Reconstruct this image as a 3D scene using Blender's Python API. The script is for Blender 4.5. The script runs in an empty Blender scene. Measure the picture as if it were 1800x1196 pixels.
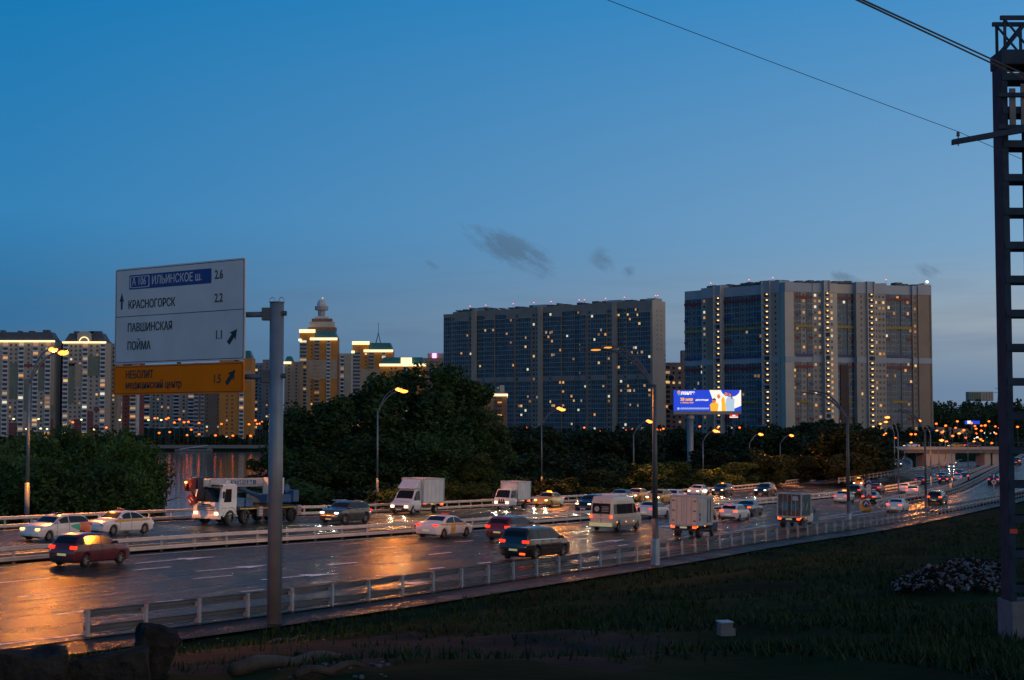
import bpy, bmesh, math, random
from math import sin, cos, pi, radians, sqrt, atan2, hypot
from mathutils import Vector, Matrix, noise

# ---------------------------------------------------------------- camera, sky, light, exposure
sc = bpy.context.scene
COL = sc.collection
F, CX, CY = 2700.0, 900.0, 598.0            # lens in photo pixels
PITCH = math.atan(152 / F)
CAMZ = 12.0
cd = bpy.data.cameras.new('camera'); cam = bpy.data.objects.new('camera', cd); COL.objects.link(cam)
cam.location = (0, 0, CAMZ); cam.rotation_euler = (pi / 2 + PITCH, 0, 0)
cd.sensor_width = 36; cd.lens = 36 * F / 1800; cd.clip_start = 0.3; cd.clip_end = 20000
sc.camera = cam
vs = sc.view_settings
vs.view_transform = 'Standard'; vs.look = 'None'; vs.gamma = 1; vs.use_curve_mapping = False; vs.exposure = 0.0
sc.render.engine = 'CYCLES'
sc.cycles.use_denoising = True
sc.cycles.max_bounces = 6; sc.cycles.transparent_max_bounces = 6
sc.cycles.sample_clamp_indirect = 4.0
sc.cycles.use_light_tree = True

world = bpy.data.worlds.new('World'); sc.world = world; world.use_nodes = True
wt = world.node_tree; WN = wt.nodes; WL = wt.links
def wmath(op, a, b=None, c=None, clamp=False):
    n = WN.new('ShaderNodeMath'); n.operation = op; n.use_clamp = clamp
    for i, v in enumerate((a, b, c)):
        if v is None: continue
        if isinstance(v, (int, float)): n.inputs[i].default_value = v
        else: WL.new(v, n.inputs[i])
    return n.outputs[0]
def wramp(fac, stops):
    n = WN.new('ShaderNodeValToRGB'); WL.new(fac, n.inputs[0]); e = n.color_ramp.elements
    while len(e) < len(stops): e.new(0.5)
    for i, (p, c) in enumerate(stops):
        e[i].position = p; e[i].color = (*c, 1)
    return n.outputs[0]
def wmix(f, a, b):
    n = WN.new('ShaderNodeMix'); n.data_type = 'RGBA'
    for s, v in ((n.inputs[0], f), (n.inputs[6], a), (n.inputs[7], b)):
        if isinstance(v, tuple): s.default_value = (*v, 1)
        elif isinstance(v, (int, float)): s.default_value = v
        else: WL.new(v, s)
    return n.outputs[2]
tc = WN.new('ShaderNodeTexCoord')
sx = WN.new('ShaderNodeSeparateXYZ'); WL.new(tc.outputs['Generated'], sx.inputs[0])
dx, dy, dz = sx.outputs
hz = wmath('SQRT', wmath('ADD', wmath('MULTIPLY', dx, dx), wmath('MULTIPLY', dy, dy)))
hz = wmath('MAXIMUM', hz, 0.001)
el = wmath('MAXIMUM', wmath('ARCTAN2', dz, hz), 0.0)                 # elevation
eln = wmath('DIVIDE', el, pi / 2)
SUNAZ = radians(118)                                                 # the glow of the set sun, to the right and behind
glow = wmath('DIVIDE', wmath('ADD', wmath('MULTIPLY', dx, sin(SUNAZ)), wmath('MULTIPLY', dy, cos(SUNAZ))), hz)
af = wmath('DIVIDE', wmath('ADD', glow, 0.72), 0.62, clamp=True)
ag = wmath('DIVIDE', wmath('ADD', glow, 0.05), 0.9, clamp=True)
left = wramp(eln, [(0, (.075, .135, .23)), (.02, (.050, .140, .27)), (.05, (.034, .155, .32)), (.085, (.034, .205, .44)), (.175, (.007, .176, .43)), (.45, (.006, .075, .22)), (1, (.004, .035, .12))])
right = wramp(eln, [(0, (.16, .23, .34)), (.016, (.17, .25, .36)), (.042, (.335, .39, .435)), (.072, (.205, .365, .54)), (.175, (.060, .270, .56)), (.45, (.010, .085, .24)), (1, (.004, .035, .12))])
dusk = wramp(eln, [(0, (.80, .56, .42)), (.06, (.74, .58, .48)), (.16, (.44, .46, .50)), (.32, (.13, .20, .33)), (.6, (.015, .08, .21)), (1, (.004, .035, .12))])
sky = wmix(ag, wmix(af, left, right), dusk)
# clouds: thin grey shreds, placed by direction
cyv = wmath('MAXIMUM', dy, 0.05)
tx = wmath('DIVIDE', dx, cyv); tz = wmath('DIVIDE', dz, cyv)
nz = WN.new('ShaderNodeTexNoise'); nz.inputs['Scale'].default_value = 50; nz.inputs['Detail'].default_value = 9; nz.inputs['Roughness'].default_value = .68
mp = WN.new('ShaderNodeMapping'); mp.vector_type = 'TEXTURE'; mp.inputs['Rotation'].default_value = (0, radians(30), 0); mp.inputs['Scale'].default_value = (1, 1, .42)
WL.new(tc.outputs['Generated'], mp.inputs[0]); WL.new(mp.outputs[0], nz.inputs['Vector'])
def blob(px, py, lx, lz, rot):
    u0 = (px - CX) / F; v0 = math.tan(math.atan((CY - py) / F) + PITCH)
    a = wmath('SUBTRACT', tx, u0); b = wmath('SUBTRACT', tz, v0)
    p = wmath('DIVIDE', wmath('ADD', wmath('MULTIPLY', a, cos(rot)), wmath('MULTIPLY', b, sin(rot))), lx)
    q = wmath('DIVIDE', wmath('SUBTRACT', wmath('MULTIPLY', b, cos(rot)), wmath('MULTIPLY', a, sin(rot))), lz)
    r2 = wmath('ADD', wmath('MULTIPLY', p, p), wmath('MULTIPLY', q, q))
    return wmath('SUBTRACT', 1.0, r2, clamp=True)
m = blob(900, 441, .044, .013, radians(-26))
for a in ((1058, 458, .013, .009, radians(-30)), (1106, 477, .006, .007, radians(-60)), (1640, 478, .022, .006, radians(-14)), (1490, 492, .018, .005, radians(-20)), (760, 466, .008, .004, radians(-40))):
    m = wmath('MAXIMUM', m, wmath('MULTIPLY', blob(*a), .62))
cm = wmath('MULTIPLY', wmath('SUBTRACT', wmath('ADD', wmath('MULTIPLY', m, .42), nz.outputs[0]), .615), 4.6, clamp=True)
cm = wmath('MULTIPLY', wmath('MULTIPLY', cm, wmath('POWER', m, .45)), .62)
sky = wmix(cm, sky, (.075, .115, .175))
nb = WN.new('ShaderNodeTexNoise'); nb.inputs['Scale'].default_value = 9; nb.inputs['Detail'].default_value = 5
mb_ = WN.new('ShaderNodeMapping'); mb_.inputs['Scale'].default_value = (1, 1, 11)
WL.new(tc.outputs['Generated'], mb_.inputs[0]); WL.new(mb_.outputs[0], nb.inputs['Vector'])
low = wmath('SUBTRACT', 1.0, wmath('DIVIDE', wmath('ABSOLUTE', wmath('SUBTRACT', el, .055)), .065), clamp=True)
bm_ = wmath('MULTIPLY', wmath('MULTIPLY', wmath('SUBTRACT', nb.outputs[0], .47), 4.0, clamp=True), wmath('MULTIPLY', low, .55))
sky = wmix(bm_, sky, wmix(af, (.075, .15, .26), (.16, .23, .34)))
bg = WN['Background']; WL.new(sky, bg.inputs[0]); bg.inputs[1].default_value = 1.05

sd = bpy.data.lights.new('sun', 'SUN'); sun = bpy.data.objects.new('sun', sd); COL.objects.link(sun)
sd.energy = 0.33; sd.angle = radians(50); sd.color = (1.0, .80, .66)    # last glow over the horizon
sun.rotation_euler = (radians(74), 0, radians(-62 - 180 + 30) )

# ---------------------------------------------------------------- materials
def P(name, col, rough=.6, metal=0., var=.18, scale=3., bump=0., bscale=40., coat=0., spec=.5, rvar=0., bdist=.03):
    m = bpy.data.materials.new(name); m.use_nodes = True
    nt = m.node_tree; N = nt.nodes; L = nt.links; b = N['Principled BSDF']
    b.inputs['Roughness'].default_value = rough; b.inputs['Metallic'].default_value = metal
    b.inputs['Specular IOR Level'].default_value = spec
    if coat: b.inputs['Coat Weight'].default_value = coat; b.inputs['Coat Roughness'].default_value = .06
    t = N.new('ShaderNodeTexCoord'); n = N.new('ShaderNodeTexNoise')
    n.inputs['Scale'].default_value = scale; n.inputs['Detail'].default_value = 5; L.new(t.outputs['Object'], n.inputs['Vector'])
    r = N.new('ShaderNodeValToRGB'); L.new(n.outputs[0], r.inputs[0])
    r.color_ramp.elements[0].position = .3; r.color_ramp.elements[1].position = .7
    r.color_ramp.elements[0].color = (*[c * (1 - var) for c in col], 1); r.color_ramp.elements[1].color = (*[min(1, c * (1 + var)) for c in col], 1)
    L.new(r.outputs[0], b.inputs['Base Color'])
    if rvar:
        mr = N.new('ShaderNodeMapRange'); L.new(n.outputs[0], mr.inputs[0])
        mr.inputs[1].default_value = .3; mr.inputs[2].default_value = .7
        mr.inputs[3].default_value = max(.02, rough - rvar); mr.inputs[4].default_value = rough + rvar
        L.new(mr.outputs[0], b.inputs['Roughness'])
    if bump:
        n2 = N.new('ShaderNodeTexNoise'); n2.inputs['Scale'].default_value = bscale; n2.inputs['Detail'].default_value = 4
        L.new(t.outputs['Object'], n2.inputs['Vector'])
        bp = N.new('ShaderNodeBump'); bp.inputs['Strength'].default_value = bump; bp.inputs['Distance'].default_value = bdist
        L.new(n2.outputs[0], bp.inputs['Height']); L.new(bp.outputs[0], b.inputs['Normal'])
    return m
def E(name, col, s, sample=True):
    m = bpy.data.materials.new(name); m.use_nodes = True
    b = m.node_tree.nodes['Principled BSDF']
    b.inputs['Base Color'].default_value = (*[c * .5 for c in col], 1)
    b.inputs['Emission Color'].default_value = (*col, 1); b.inputs['Emission Strength'].default_value = s
    m.cycles.emission_sampling = 'AUTO' if sample else 'NONE'
    return m
def leafmat(name, a, b_):
    m = bpy.data.materials.new(name); m.use_nodes = True
    nt = m.node_tree; N = nt.nodes; L = nt.links; b = N['Principled BSDF']
    b.inputs['Roughness'].default_value = .7; b.inputs['Specular IOR Level'].default_value = .25
    t = N.new('ShaderNodeTexCoord'); n = N.new('ShaderNodeTexNoise'); n.inputs['Scale'].default_value = .9; n.inputs['Detail'].default_value = 6
    L.new(t.outputs['Object'], n.inputs['Vector'])
    oi = N.new('ShaderNodeObjectInfo'); ad = N.new('ShaderNodeMath'); ad.operation = 'MULTIPLY_ADD'
    L.new(oi.outputs['Random'], ad.inputs[0]); ad.inputs[1].default_value = .3; L.new(n.outputs[0], ad.inputs[2])
    r = N.new('ShaderNodeValToRGB'); L.new(ad.outputs[0], r.inputs[0])
    r.color_ramp.elements[0].position = .4; r.color_ramp.elements[1].position = .9
    r.color_ramp.elements[0].color = (*a, 1); r.color_ramp.elements[1].color = (*b_, 1)
    L.new(r.outputs[0], b.inputs['Base Color'])
    return m

MT = dict(
    asphalt=P('wet_asphalt', (.012, .010, .012), .26, var=.35, scale=.9, bump=1., bscale=8., spec=.16, rvar=.06, bdist=.85),
    shoulder=P('shoulder_asphalt', (.014, .014, .017), .4, spec=.14, var=.3, scale=.5, bump=1., bdist=.6, bscale=7., rvar=.12),
    paint=P('road_paint', (.88, .82, .79), .5, var=.22, scale=2.5),
    steelrail=P('shaded_rail_steel', (.14, .165, .19), .4, .4, var=.16, scale=1.),  # rail steel darkened, the shade on the beam backs is in the colour
    polenear=P('dark_grey_pole', (.085, .098, .112), .55, .2, var=.14, scale=1.5),
    railpale=P('lamplit_galvanised_steel', (.62, .59, .55), .6, .0, var=.12, scale=1.5),  # pale steel of its own plus street lamp light, both in the colour
    steel=P('galvanised_steel', (.36, .41, .46), .42, .35, var=.14, scale=2., rvar=.1),
    steel_dark=P('weathered_steel', (.085, .095, .105), .55, .4, var=.2, scale=3.),
    mast=P('mast_paint', (.022, .040, .064), .8, .0, spec=.1, var=.25, scale=3.),
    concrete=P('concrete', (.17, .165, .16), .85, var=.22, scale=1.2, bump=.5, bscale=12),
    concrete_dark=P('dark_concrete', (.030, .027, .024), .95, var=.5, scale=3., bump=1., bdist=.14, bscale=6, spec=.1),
    dirt=P('dirt', (.008, .009, .008), .95, var=.5, scale=1.5, bump=1., bscale=5, spec=.1),
    black=P('black_rubber', (.014, .014, .015), .7, var=.1),
    plastic=P('dark_plastic', (.025, .025, .027), .45, var=.1),
    glass=P('dark_glass', (.012, .016, .02), .08, var=.05, spec=.3),
    rim=P('alloy_rim', (.42, .43, .45), .3, .75, var=.1),
    chrome=P('bright_trim', (.6, .6, .62), .2, .9, var=.05),
    plate=P('number_plate_white', (.7, .7, .68), .5, var=.05),
    white=P('white_paint', (.74, .74, .74), .3, var=.05, coat=.6),
    whitebox=P('white_box_panel', (.62, .63, .64), .5, var=.10, scale=1.),
    greybox=P('grey_box_panel', (.40, .43, .45), .5, var=.12, scale=1.),
    cream=P('cream_paint', (.62, .57, .48), .35, var=.06, coat=.5),
    blackp=P('black_paint', (.012, .012, .014), .2, var=.1, coat=1.),
    darkgrey=P('grey_green_paint', (.06, .068, .075), .25, .3, var=.1, coat=1.),
    darkred=P('dark_red_paint', (.12, .012, .018), .28, var=.1, coat=.8),
    maroon=P('maroon_paint', (.10, .010, .022), .28, var=.1, coat=.8),
    yellow=P('taxi_yellow_paint', (.70, .36, .03), .3, var=.06, coat=.7),
    stripe=P('yellow_stripe', (.62, .33, .03), .4, var=.05),
    orange=P('orange_wrap', (.72, .13, .03), .4, var=.06, coat=.5),
    green=P('green_wrap', (.05, .45, .30), .4, var=.06),
    blue=P('crane_blue', (.03, .10, .24), .4, var=.12),
    red=P('crane_red', (.20, .018, .014), .45, var=.15),
    ral=P('dark_blue_paint', (.02, .03, .06), .25, var=.1, coat=.8),
    brown=P('brown_truck_panel', (.11, .08, .06), .7, var=.35, scale=2.),
    teal=P('faded_mural_blue', (.05, .19, .26), .6, var=.45, scale=3.),
    tealdark=P('dark_mural_green', (.025, .07, .075), .6, var=.4, scale=2.),
    signwhite=P('sign_white', (.60, .585, .58), .6, spec=.2, var=.06, scale=1.),
    signblue=P('sign_blue', (.012, .028, .19), .4, var=.06),
    signorange=P('sign_orange', (.92, .19, .003), .7, spec=.08, var=.06, scale=1.),
    signblack=P('sign_black', (.012, .012, .014), .5, var=.05),
    signred=P('sign_red', (.5, .03, .03), .4, var=.08),
    beacon=P('beacon_yellow', (.62, .32, .02), .5, var=.1),
    pole=P('grey_pole_paint', (.19, .22, .25), .45, .3, var=.14, scale=1.5),
    bark=P('bark', (.05, .042, .034), .9, var=.3, scale=4, bump=.6, bscale=10),
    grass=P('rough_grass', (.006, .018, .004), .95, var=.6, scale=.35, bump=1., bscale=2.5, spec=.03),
    grassfar=P('far_grass', (.04, .055, .02), .95, var=.4, scale=.05),
    rubbish=P('rubbish_pale', (.10, .10, .115), .8, var=.45, scale=1.5),
    wood=P('old_wood', (.05, .038, .026), .9, var=.35, scale=4, bump=.5, bscale=14),
    head=E('headlight_warm', (1., .72, .36), 3.2),
    headw=E('headlight_cool', (.92, 1., .80), 4.),
    fog=E('foglight_warm', (1., .50, .12), 4.),
    tail=E('tail_light', (1., .03, .008), 2.),
    tailhot=E('brake_light', (1., .06, .012), 4.),
    blink=E('amber_light', (1., .32, .02), 3.),
    plateglow=E('plate_bumper_glow', (.75, .75, .40), .28),  # emission stands in for light on number plates and the minibus bumper
    sodium=E('sodium_lamp', (1., .23, .035), 4.5),
    sodiumdim=E('hooded_sodium_lamp', (1., .40, .05), 1.2),
    sodiumfar=E('distant_sodium_lamp', (1., .12, .009), 4.5, False),
    greenfar=E('distant_greenish_lamp', (.95, .95, .42), 2., False),
    whitefar=E('distant_white_light', (1., .93, .78), 3.0, False),
    redfar=E('roof_warning_light', (1., .12, .12), 5., False),
    led=E('warm_cornice_lighting', (1., .74, .36), 1.7, False),
    lit1=E('lit_room_warm', (1., .60, .20), .75, False),
    lit2=E('lit_room_orange', (1., .42, .11), .65, False),
    lit3=E('lit_room_pale', (.95, .88, .62), .75, False),
    lit4=E('lit_room_dim', (1., .45, .14), .22, False),
    lit5=E('lit_room_curtained', (1., .62, .30), .34, False),
    stairlamp=E('stair_lamp', (1., .58, .20), 2.2, False),
    wallA=P('beige_cladding', (.22, .20, .18), .8, var=.10, scale=.15),
    pierA=P('sand_cladding', (.34, .28, .22), .8, var=.10, scale=.15),
    frameA=P('grey_balcony_slab', (.30, .31, .33), .7, var=.1, scale=.2),
    glassA=P('loggia_glass', (.030, .075, .108), .25, var=.5, scale=.25, spec=.3),
    paneA=P('window_pane', (.022, .040, .055), .15, var=.4, scale=.3, spec=.35),
    slateB=P('blue_grey_cladding', (.12, .16, .19), .75, var=.10, scale=.12),
    capB=P('grey_blue_cladding', (.30, .33, .37), .75, var=.08, scale=.1),
    wallB=P('warm_grey_cladding', (.31, .28, .25), .8, var=.10, scale=.12),
    brownB=P('brown_cladding', (.25, .19, .145), .8, var=.10, scale=.12),
    lightB=P('light_cladding', (.44, .40, .345), .8, var=.08, scale=.12),
    blueB=P('blue_panel', (.02, .06, .19), .6, var=.2, scale=.3),
    redB=P('red_panel', (.17, .018, .022), .6, var=.15, scale=.3),
    yelB=P('yellow_panel', (.26, .19, .04), .6, var=.15, scale=.3),
    portal=P('dark_brown_portal', (.065, .042, .040), .8, var=.2, scale=.2),
    pinkC=P('pinkish_render', (.29, .215, .20), .8, var=.12, scale=.2),
    ochre=P('ochre_brick', (.45, .19, .04), .85, var=.12, scale=.2),
    ochrelite=P('buff_brick', (.34, .27, .20), .85, var=.12, scale=.2),
    burg=P('burgundy_render', (.17, .055, .06), .85, var=.15, scale=.2),
    sage=P('sage_render', (.15, .175, .14), .85, var=.15, scale=.2),
    pale=P('pale_render', (.36, .31, .265), .85, var=.12, scale=.2),
    balc=P('white_balcony', (.52, .54, .58), .7, var=.12, scale=.3),
    tealroof=P('teal_roof', (.035, .14, .16), .5, var=.15, scale=.3),
    darkroof=P('dark_mansard', (.07, .075, .085), .6, var=.2, scale=.3),
    oldbrick=P('red_brown_brick', (.24, .12, .075), .85, var=.15, scale=.3),
    leaf_dark=leafmat('dark_leaves', (.010, .025, .007), (.048, .092, .020)),
    leaf_willow=leafmat('willow_leaves', (.020, .042, .009), (.085, .145, .026)),
    leaf_grass=leafmat('grass_blades', (.003, .013, .003), (.012, .044, .006)),
    leaf_far=leafmat('far_leaves', (.008, .016, .007), (.032, .054, .015)),
)
wm = bpy.data.materials.new('river_water'); wm.use_nodes = True
b = wm.node_tree.nodes['Principled BSDF']; b.inputs['Base Color'].default_value = (.012, .02, .03, 1); b.inputs['Roughness'].default_value = .055
t = wm.node_tree.nodes.new('ShaderNodeTexCoord'); n = wm.node_tree.nodes.new('ShaderNodeTexNoise'); mpp = wm.node_tree.nodes.new('ShaderNodeMapping')
mpp.inputs['Scale'].default_value = (.30, .9, 1); n.inputs['Scale'].default_value = 1.; n.inputs['Detail'].default_value = 4; b.inputs['IOR'].default_value = 1.33
wm.node_tree.links.new(t.outputs['Object'], mpp.inputs[0]); wm.node_tree.links.new(mpp.outputs[0], n.inputs['Vector'])
bp = wm.node_tree.nodes.new('ShaderNodeBump'); bp.inputs['Strength'].default_value = .22; bp.inputs['Distance'].default_value = .15
wm.node_tree.links.new(n.outputs[0], bp.inputs['Height']); wm.node_tree.links.new(bp.outputs[0], b.inputs['Normal'])
MT['water'] = wm
def streaks(m, ang, along):          # wear and damp lie along the lanes
    nt = m.node_tree; n = next(k for k in nt.nodes if k.type == 'TEX_NOISE'); t = next(k for k in nt.nodes if k.type == 'TEX_COORD'); q = nt.nodes.new('ShaderNodeMapping'); q.vector_type = 'TEXTURE'
    q.inputs['Rotation'].default_value = (0, 0, ang); q.inputs['Scale'].default_value = (along, 1, 1); nt.links.new(t.outputs['Object'], q.inputs[0]); nt.links.new(q.outputs[0], n.inputs['Vector'])
streaks(MT['asphalt'], radians(65), 16.)

# ---------------------------------------------------------------- helpers
R = random.Random(7)
def tag(o, label=None, cat=None, group=None, kind=None):
    if label: o['label'] = label
    if cat: o['category'] = cat
    if group: o['group'] = group
    if kind: o['kind'] = kind
    return o
def empty(name, loc=(0, 0, 0), rz=0., label=None, cat=None, group=None):
    o = bpy.data.objects.new(name, None); COL.objects.link(o); o.location = loc; o.rotation_euler = (0, 0, rz); o.empty_display_size = .2
    return tag(o, label, cat, group)
class MB:
    def __init__(s): s.v = []; s.f = []
    def add(s, vs, fs):
        k = len(s.v); s.v += [tuple(v) for v in vs]; s.f += [tuple(i + k for i in f) for f in fs]; return s
    def quad(s, a, b, c, d): return s.add((a, b, c, d), ((0, 1, 2, 3),))
    def hexa(s, p):         # 8 points: bottom ring 0-3, top ring 4-7
        return s.add(p, ((3, 2, 1, 0), (4, 5, 6, 7), (0, 1, 5, 4), (1, 2, 6, 5), (2, 3, 7, 6), (3, 0, 4, 7)))
    def box(s, c, d, rz=0., m=None):
        x, y, z = d[0] / 2, d[1] / 2, d[2] / 2
        pts = [Vector(q) for q in ((-x, -y, -z), (x, -y, -z), (x, y, -z), (-x, y, -z), (-x, -y, z), (x, -y, z), (x, y, z), (-x, y, z))]
        M = m if m else Matrix.Rotation(rz, 3, 'Z')
        return s.hexa([M @ q + Vector(c) for q in pts])
    def bx(s, x0, x1, y0, y1, z0, z1): return s.box(((x0 + x1) / 2, (y0 + y1) / 2, (z0 + z1) / 2), (x1 - x0, y1 - y0, z1 - z0))
    def tube(s, path, rad, n=8, cap=True):
        path = [Vector(p) for p in path]; k0 = len(s.v); m = len(path)
        rs = rad if isinstance(rad, (list, tuple)) else [rad] * m
        for i, p in enumerate(path):
            d = (path[min(i + 1, m - 1)] - path[max(i - 1, 0)]).normalized()
            a = d.cross(Vector((0, 0, 1)) if abs(d.z) < .95 else Vector((1, 0, 0))).normalized(); b = d.cross(a)
            for j in range(n):
                t = 2 * pi * j / n; s.v.append(tuple(p + (a * cos(t) + b * sin(t)) * rs[i]))
        for i in range(m - 1):
            for j in range(n):
                q = (j + 1) % n; s.f.append((k0 + i * n + j, k0 + i * n + q, k0 + (i + 1) * n + q, k0 + (i + 1) * n + j))
        if cap: s.f.append(tuple(k0 + j for j in range(n))[::-1]); s.f.append(tuple(k0 + (m - 1) * n + j for j in range(n)))
        return s
    def poly(s, pts, d0, d1, fr):     # extruded outline: pts (a,b) ; fr(a,b,d)->xyz
        n = len(pts); k = len(s.v)
        s.v += [tuple(fr(a, b, d0)) for a, b in pts] + [tuple(fr(a, b, d1)) for a, b in pts]
        s.f.append(tuple(k + i for i in range(n))[::-1]); s.f.append(tuple(k + n + i for i in range(n)))
        for i in range(n):
            j = (i + 1) % n; s.f.append((k + i, k + j, k + n + j, k + n + i))
        return s
    def ball(s, c, r, n=8, m=5):
        r = r if isinstance(r, (tuple, list)) else (r, r, r); k = len(s.v)
        for i in range(m + 1):
            th = pi * i / m
            for j in range(n):
                ph = 2 * pi * j / n; s.v.append((c[0] + r[0] * sin(th) * cos(ph), c[1] + r[1] * sin(th) * sin(ph), c[2] + r[2] * cos(th)))
        for i in range(m):
            for j in range(n):
                q = (j + 1) % n; s.f.append((k + i * n + j, k + (i + 1) * n + j, k + (i + 1) * n + q, k + i * n + q))
        return s
    def mesh(s, name, mat, smooth=False):
        me = bpy.data.meshes.new(name); me.from_pydata(s.v, [], s.f); me.validate(clean_customdata=False); me.update()
        if mat: me.materials.append(MT[mat] if isinstance(mat, str) else mat)
        if smooth:
            me.polygons.foreach_set('use_smooth', [True] * len(me.polygons))
        return me
    def build(s, name, mat, parent=None, smooth=False, bevel=0., kind=None, label=None):
        if not s.v: return None
        o = bpy.data.objects.new(name, s.mesh(name, mat, smooth)); COL.objects.link(o)
        if parent: o.parent = parent
        if bevel:
            md = o.modifiers.new('bevel', 'BEVEL'); md.width = bevel; md.segments = 2; md.limit_method = 'ANGLE'; md.angle_limit = radians(40)
        if kind: o['kind'] = kind
        if label: o['label'] = label
        return o
def inst(name, me, parent, loc=(0, 0, 0), rz=0., scale=None):
    o = bpy.data.objects.new(name, me); COL.objects.link(o); o.parent = parent; o.location = loc; o.rotation_euler = (0, 0, rz)
    if scale: o.scale = scale
    return o
def copy_tree(o, parent=None):
    c = o.copy(); COL.objects.link(c)
    if parent is not None: c.parent = parent
    for ch in list(o.children): copy_tree(ch, c)
    return c

def ray(px, py):
    u = (px - CX) / F; v = (CY - py) / F
    y = cos(PITCH) - v * sin(PITCH); z = sin(PITCH) + v * cos(PITCH)
    return u / y, z / y
def at(px, py, Y):
    a, c = ray(px, py); return Vector((a * Y, Y, CAMZ + c * Y))
def smax(a, b, k=.5):
    h = max(k - abs(a - b), 0) / k; return max(a, b) + h * h * k / 4
def zroad(x, y):
    pl = -6.42 - .0293 * x - .0106 * y
    fl = -10.45 - .0075 * max(0, y - 270)
    return CAMZ + smax(pl, fl, 1.2)
def on(px, py, zf=zroad):
    a, c = ray(px, py); lo, hi = 12., 700.
    Y = lo
    while Y < hi and CAMZ + c * Y > zf(a * Y, Y): Y += 2.
    l, h = max(Y - 2, 5), Y
    for _ in range(24):
        m = (l + h) / 2
        if CAMZ + c * m > zf(a * m, m): l = m
        else: h = m
    Y = (l + h) / 2
    return Vector((a * Y, Y, CAMZ + c * Y))
def spline(pts, step=2.):
    pts = [Vector((p[0], p[1])) for p in pts]; P_ = [2 * pts[0] - pts[1]] + pts + [2 * pts[-1] - pts[-2]]; out = []
    for i in range(1, len(P_) - 2):
        a, b, c, d = P_[i - 1:i + 3]; n = max(1, int((c - b).length / step))
        for k in range(n):
            t = k / n
            out.append(.5 * ((2 * b) + (c - a) * t + (2 * a - 5 * b + 4 * c - d) * t * t + (3 * b - a - 3 * c + d) * t ** 3))
    out.append(pts[-1]); return out
def smooth(pl, n=2):
    for _ in range(n):
        pl = [pl[0]] + [(pl[i - 1] + 2 * pl[i] + pl[i + 1]) / 4 for i in range(1, len(pl) - 1)] + [pl[-1]]
    return pl
def resample(pl, n):
    L = [0]
    for a, b in zip(pl, pl[1:]): L.append(L[-1] + (b - a).length)
    out = []; k = 0
    for i in range(n):
        t = L[-1] * i / (n - 1)
        while k < len(L) - 2 and L[k + 1] < t: k += 1
        f = (t - L[k]) / max(1e-6, L[k + 1] - L[k]); out.append(pl[k].lerp(pl[k + 1], f))
    return out
def offset(pl, d):          # positive: to the left of travel
    out = []
    for i, p in enumerate(pl):
        t = (pl[min(i + 1, len(pl) - 1)] - pl[max(i - 1, 0)]).normalized(); out.append(p + Vector((-t.y, t.x)) * d)
    return out
def pathpx(pts, zf=zroad, ext0=0., ext1=0., sm=3):
    w = [on(x, y, zf).xy for x, y in pts]
    if ext0: w.insert(0, w[0] + (w[0] - w[1]).normalized() * ext0)
    if ext1: w.append(w[-1] + (w[-1] - w[-2]).normalized() * ext1)
    pl = spline(w); return smooth(resample(pl, max(3, int(sum((b - a).length for a, b in zip(pl, pl[1:])) / 2.5))), sm * 3)
def strip(name, a, b, zf, dz, mat, n=160, m=6, kind='structure'):
    A, B = resample(a, n), resample(b, n); mbx = MB()
    for i in range(n):
        for j in range(m + 1):
            p = A[i].lerp(B[i], j / m); mbx.v.append((p.x, p.y, zf(p.x, p.y) + dz))
    for i in range(n - 1):
        for j in range(m):
            k = i * (m + 1) + j; mbx.f.append((k, k + m + 1, k + m + 2, k + 1))
    o = mbx.build(name, mat); o['kind'] = kind
    me = o.data
    if me.polygons[0].normal.z < 0: me.flip_normals()
    return o
def nearest(pl, p):
    p = Vector((p[0], p[1])); k = min(range(len(pl)), key=lambda i: (pl[i] - p).length_squared)
    t = (pl[min(k + 2, len(pl) - 1)] - pl[max(k - 2, 0)]).normalized(); return k, t
def text(s, size, mat, parent, M, sx=1., bold=.0, name='lettering', align='LEFT'):
    cu = bpy.data.curves.new('t', 'FONT'); cu.body = s; cu.size = size; cu.extrude = .004; cu.offset = bold; cu.align_x = align; cu.resolution_u = 3
    o = bpy.data.objects.new('t', cu); COL.objects.link(o)
    dg = bpy.context.evaluated_depsgraph_get(); me = bpy.data.meshes.new_from_object(o.evaluated_get(dg))
    bpy.data.objects.remove(o); bpy.data.curves.remove(cu)
    me.transform(M @ Matrix.Diagonal((sx, 1, 1, 1))); me.materials.clear(); me.materials.append(MT[mat])
    me.name = name; q = bpy.data.objects.new(name, me); COL.objects.link(q); q.parent = parent
    return q
# ---------------------------------------------------------------- road lines (plan)
import numpy as np
sun.rotation_euler = Vector((sin(SUNAZ + .2) * cos(.28), cos(SUNAZ + .2) * cos(.28), sin(.28))).to_track_quat('Z', 'Y').to_euler()
G = pathpx([(130, 1122), (226, 1110), (577, 1066), (1000, 1004), (1150, 983), (1305, 957), (1500, 930), (1620, 909), (1700, 893), (1770, 879)], ext0=70, ext1=120)
MED = pathpx([(0, 991), (300, 966), (496, 953), (680, 941), (867, 927), (1029, 914), (1170, 902), (1300, 890), (1430, 878), (1490, 872), (1553, 863), (1635, 849), (1700, 834), (1745, 817)], ext0=70, ext1=250)
FAR = pathpx([(0, 930), (240, 917), (333, 912), (530, 907), (650, 902), (782, 896), (867, 891), (989, 884), (1148, 874), (1213, 869), (1300, 862), (1411, 849), (1492, 839), (1530, 834)], ext0=70, ext1=150)
GORE = pathpx([(1533, 893), (1574, 882), (1627, 870), (1656, 864), (1687, 851), (1728, 831), (1763, 816)], ext1=200)
def zramp(x, y): return zroad(x, y) + max(0., min(6., (y - 195) * .022))
def zloop(x, y): return zroad(x, y) + max(0., min(4., (y - 225) * .028))
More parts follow.
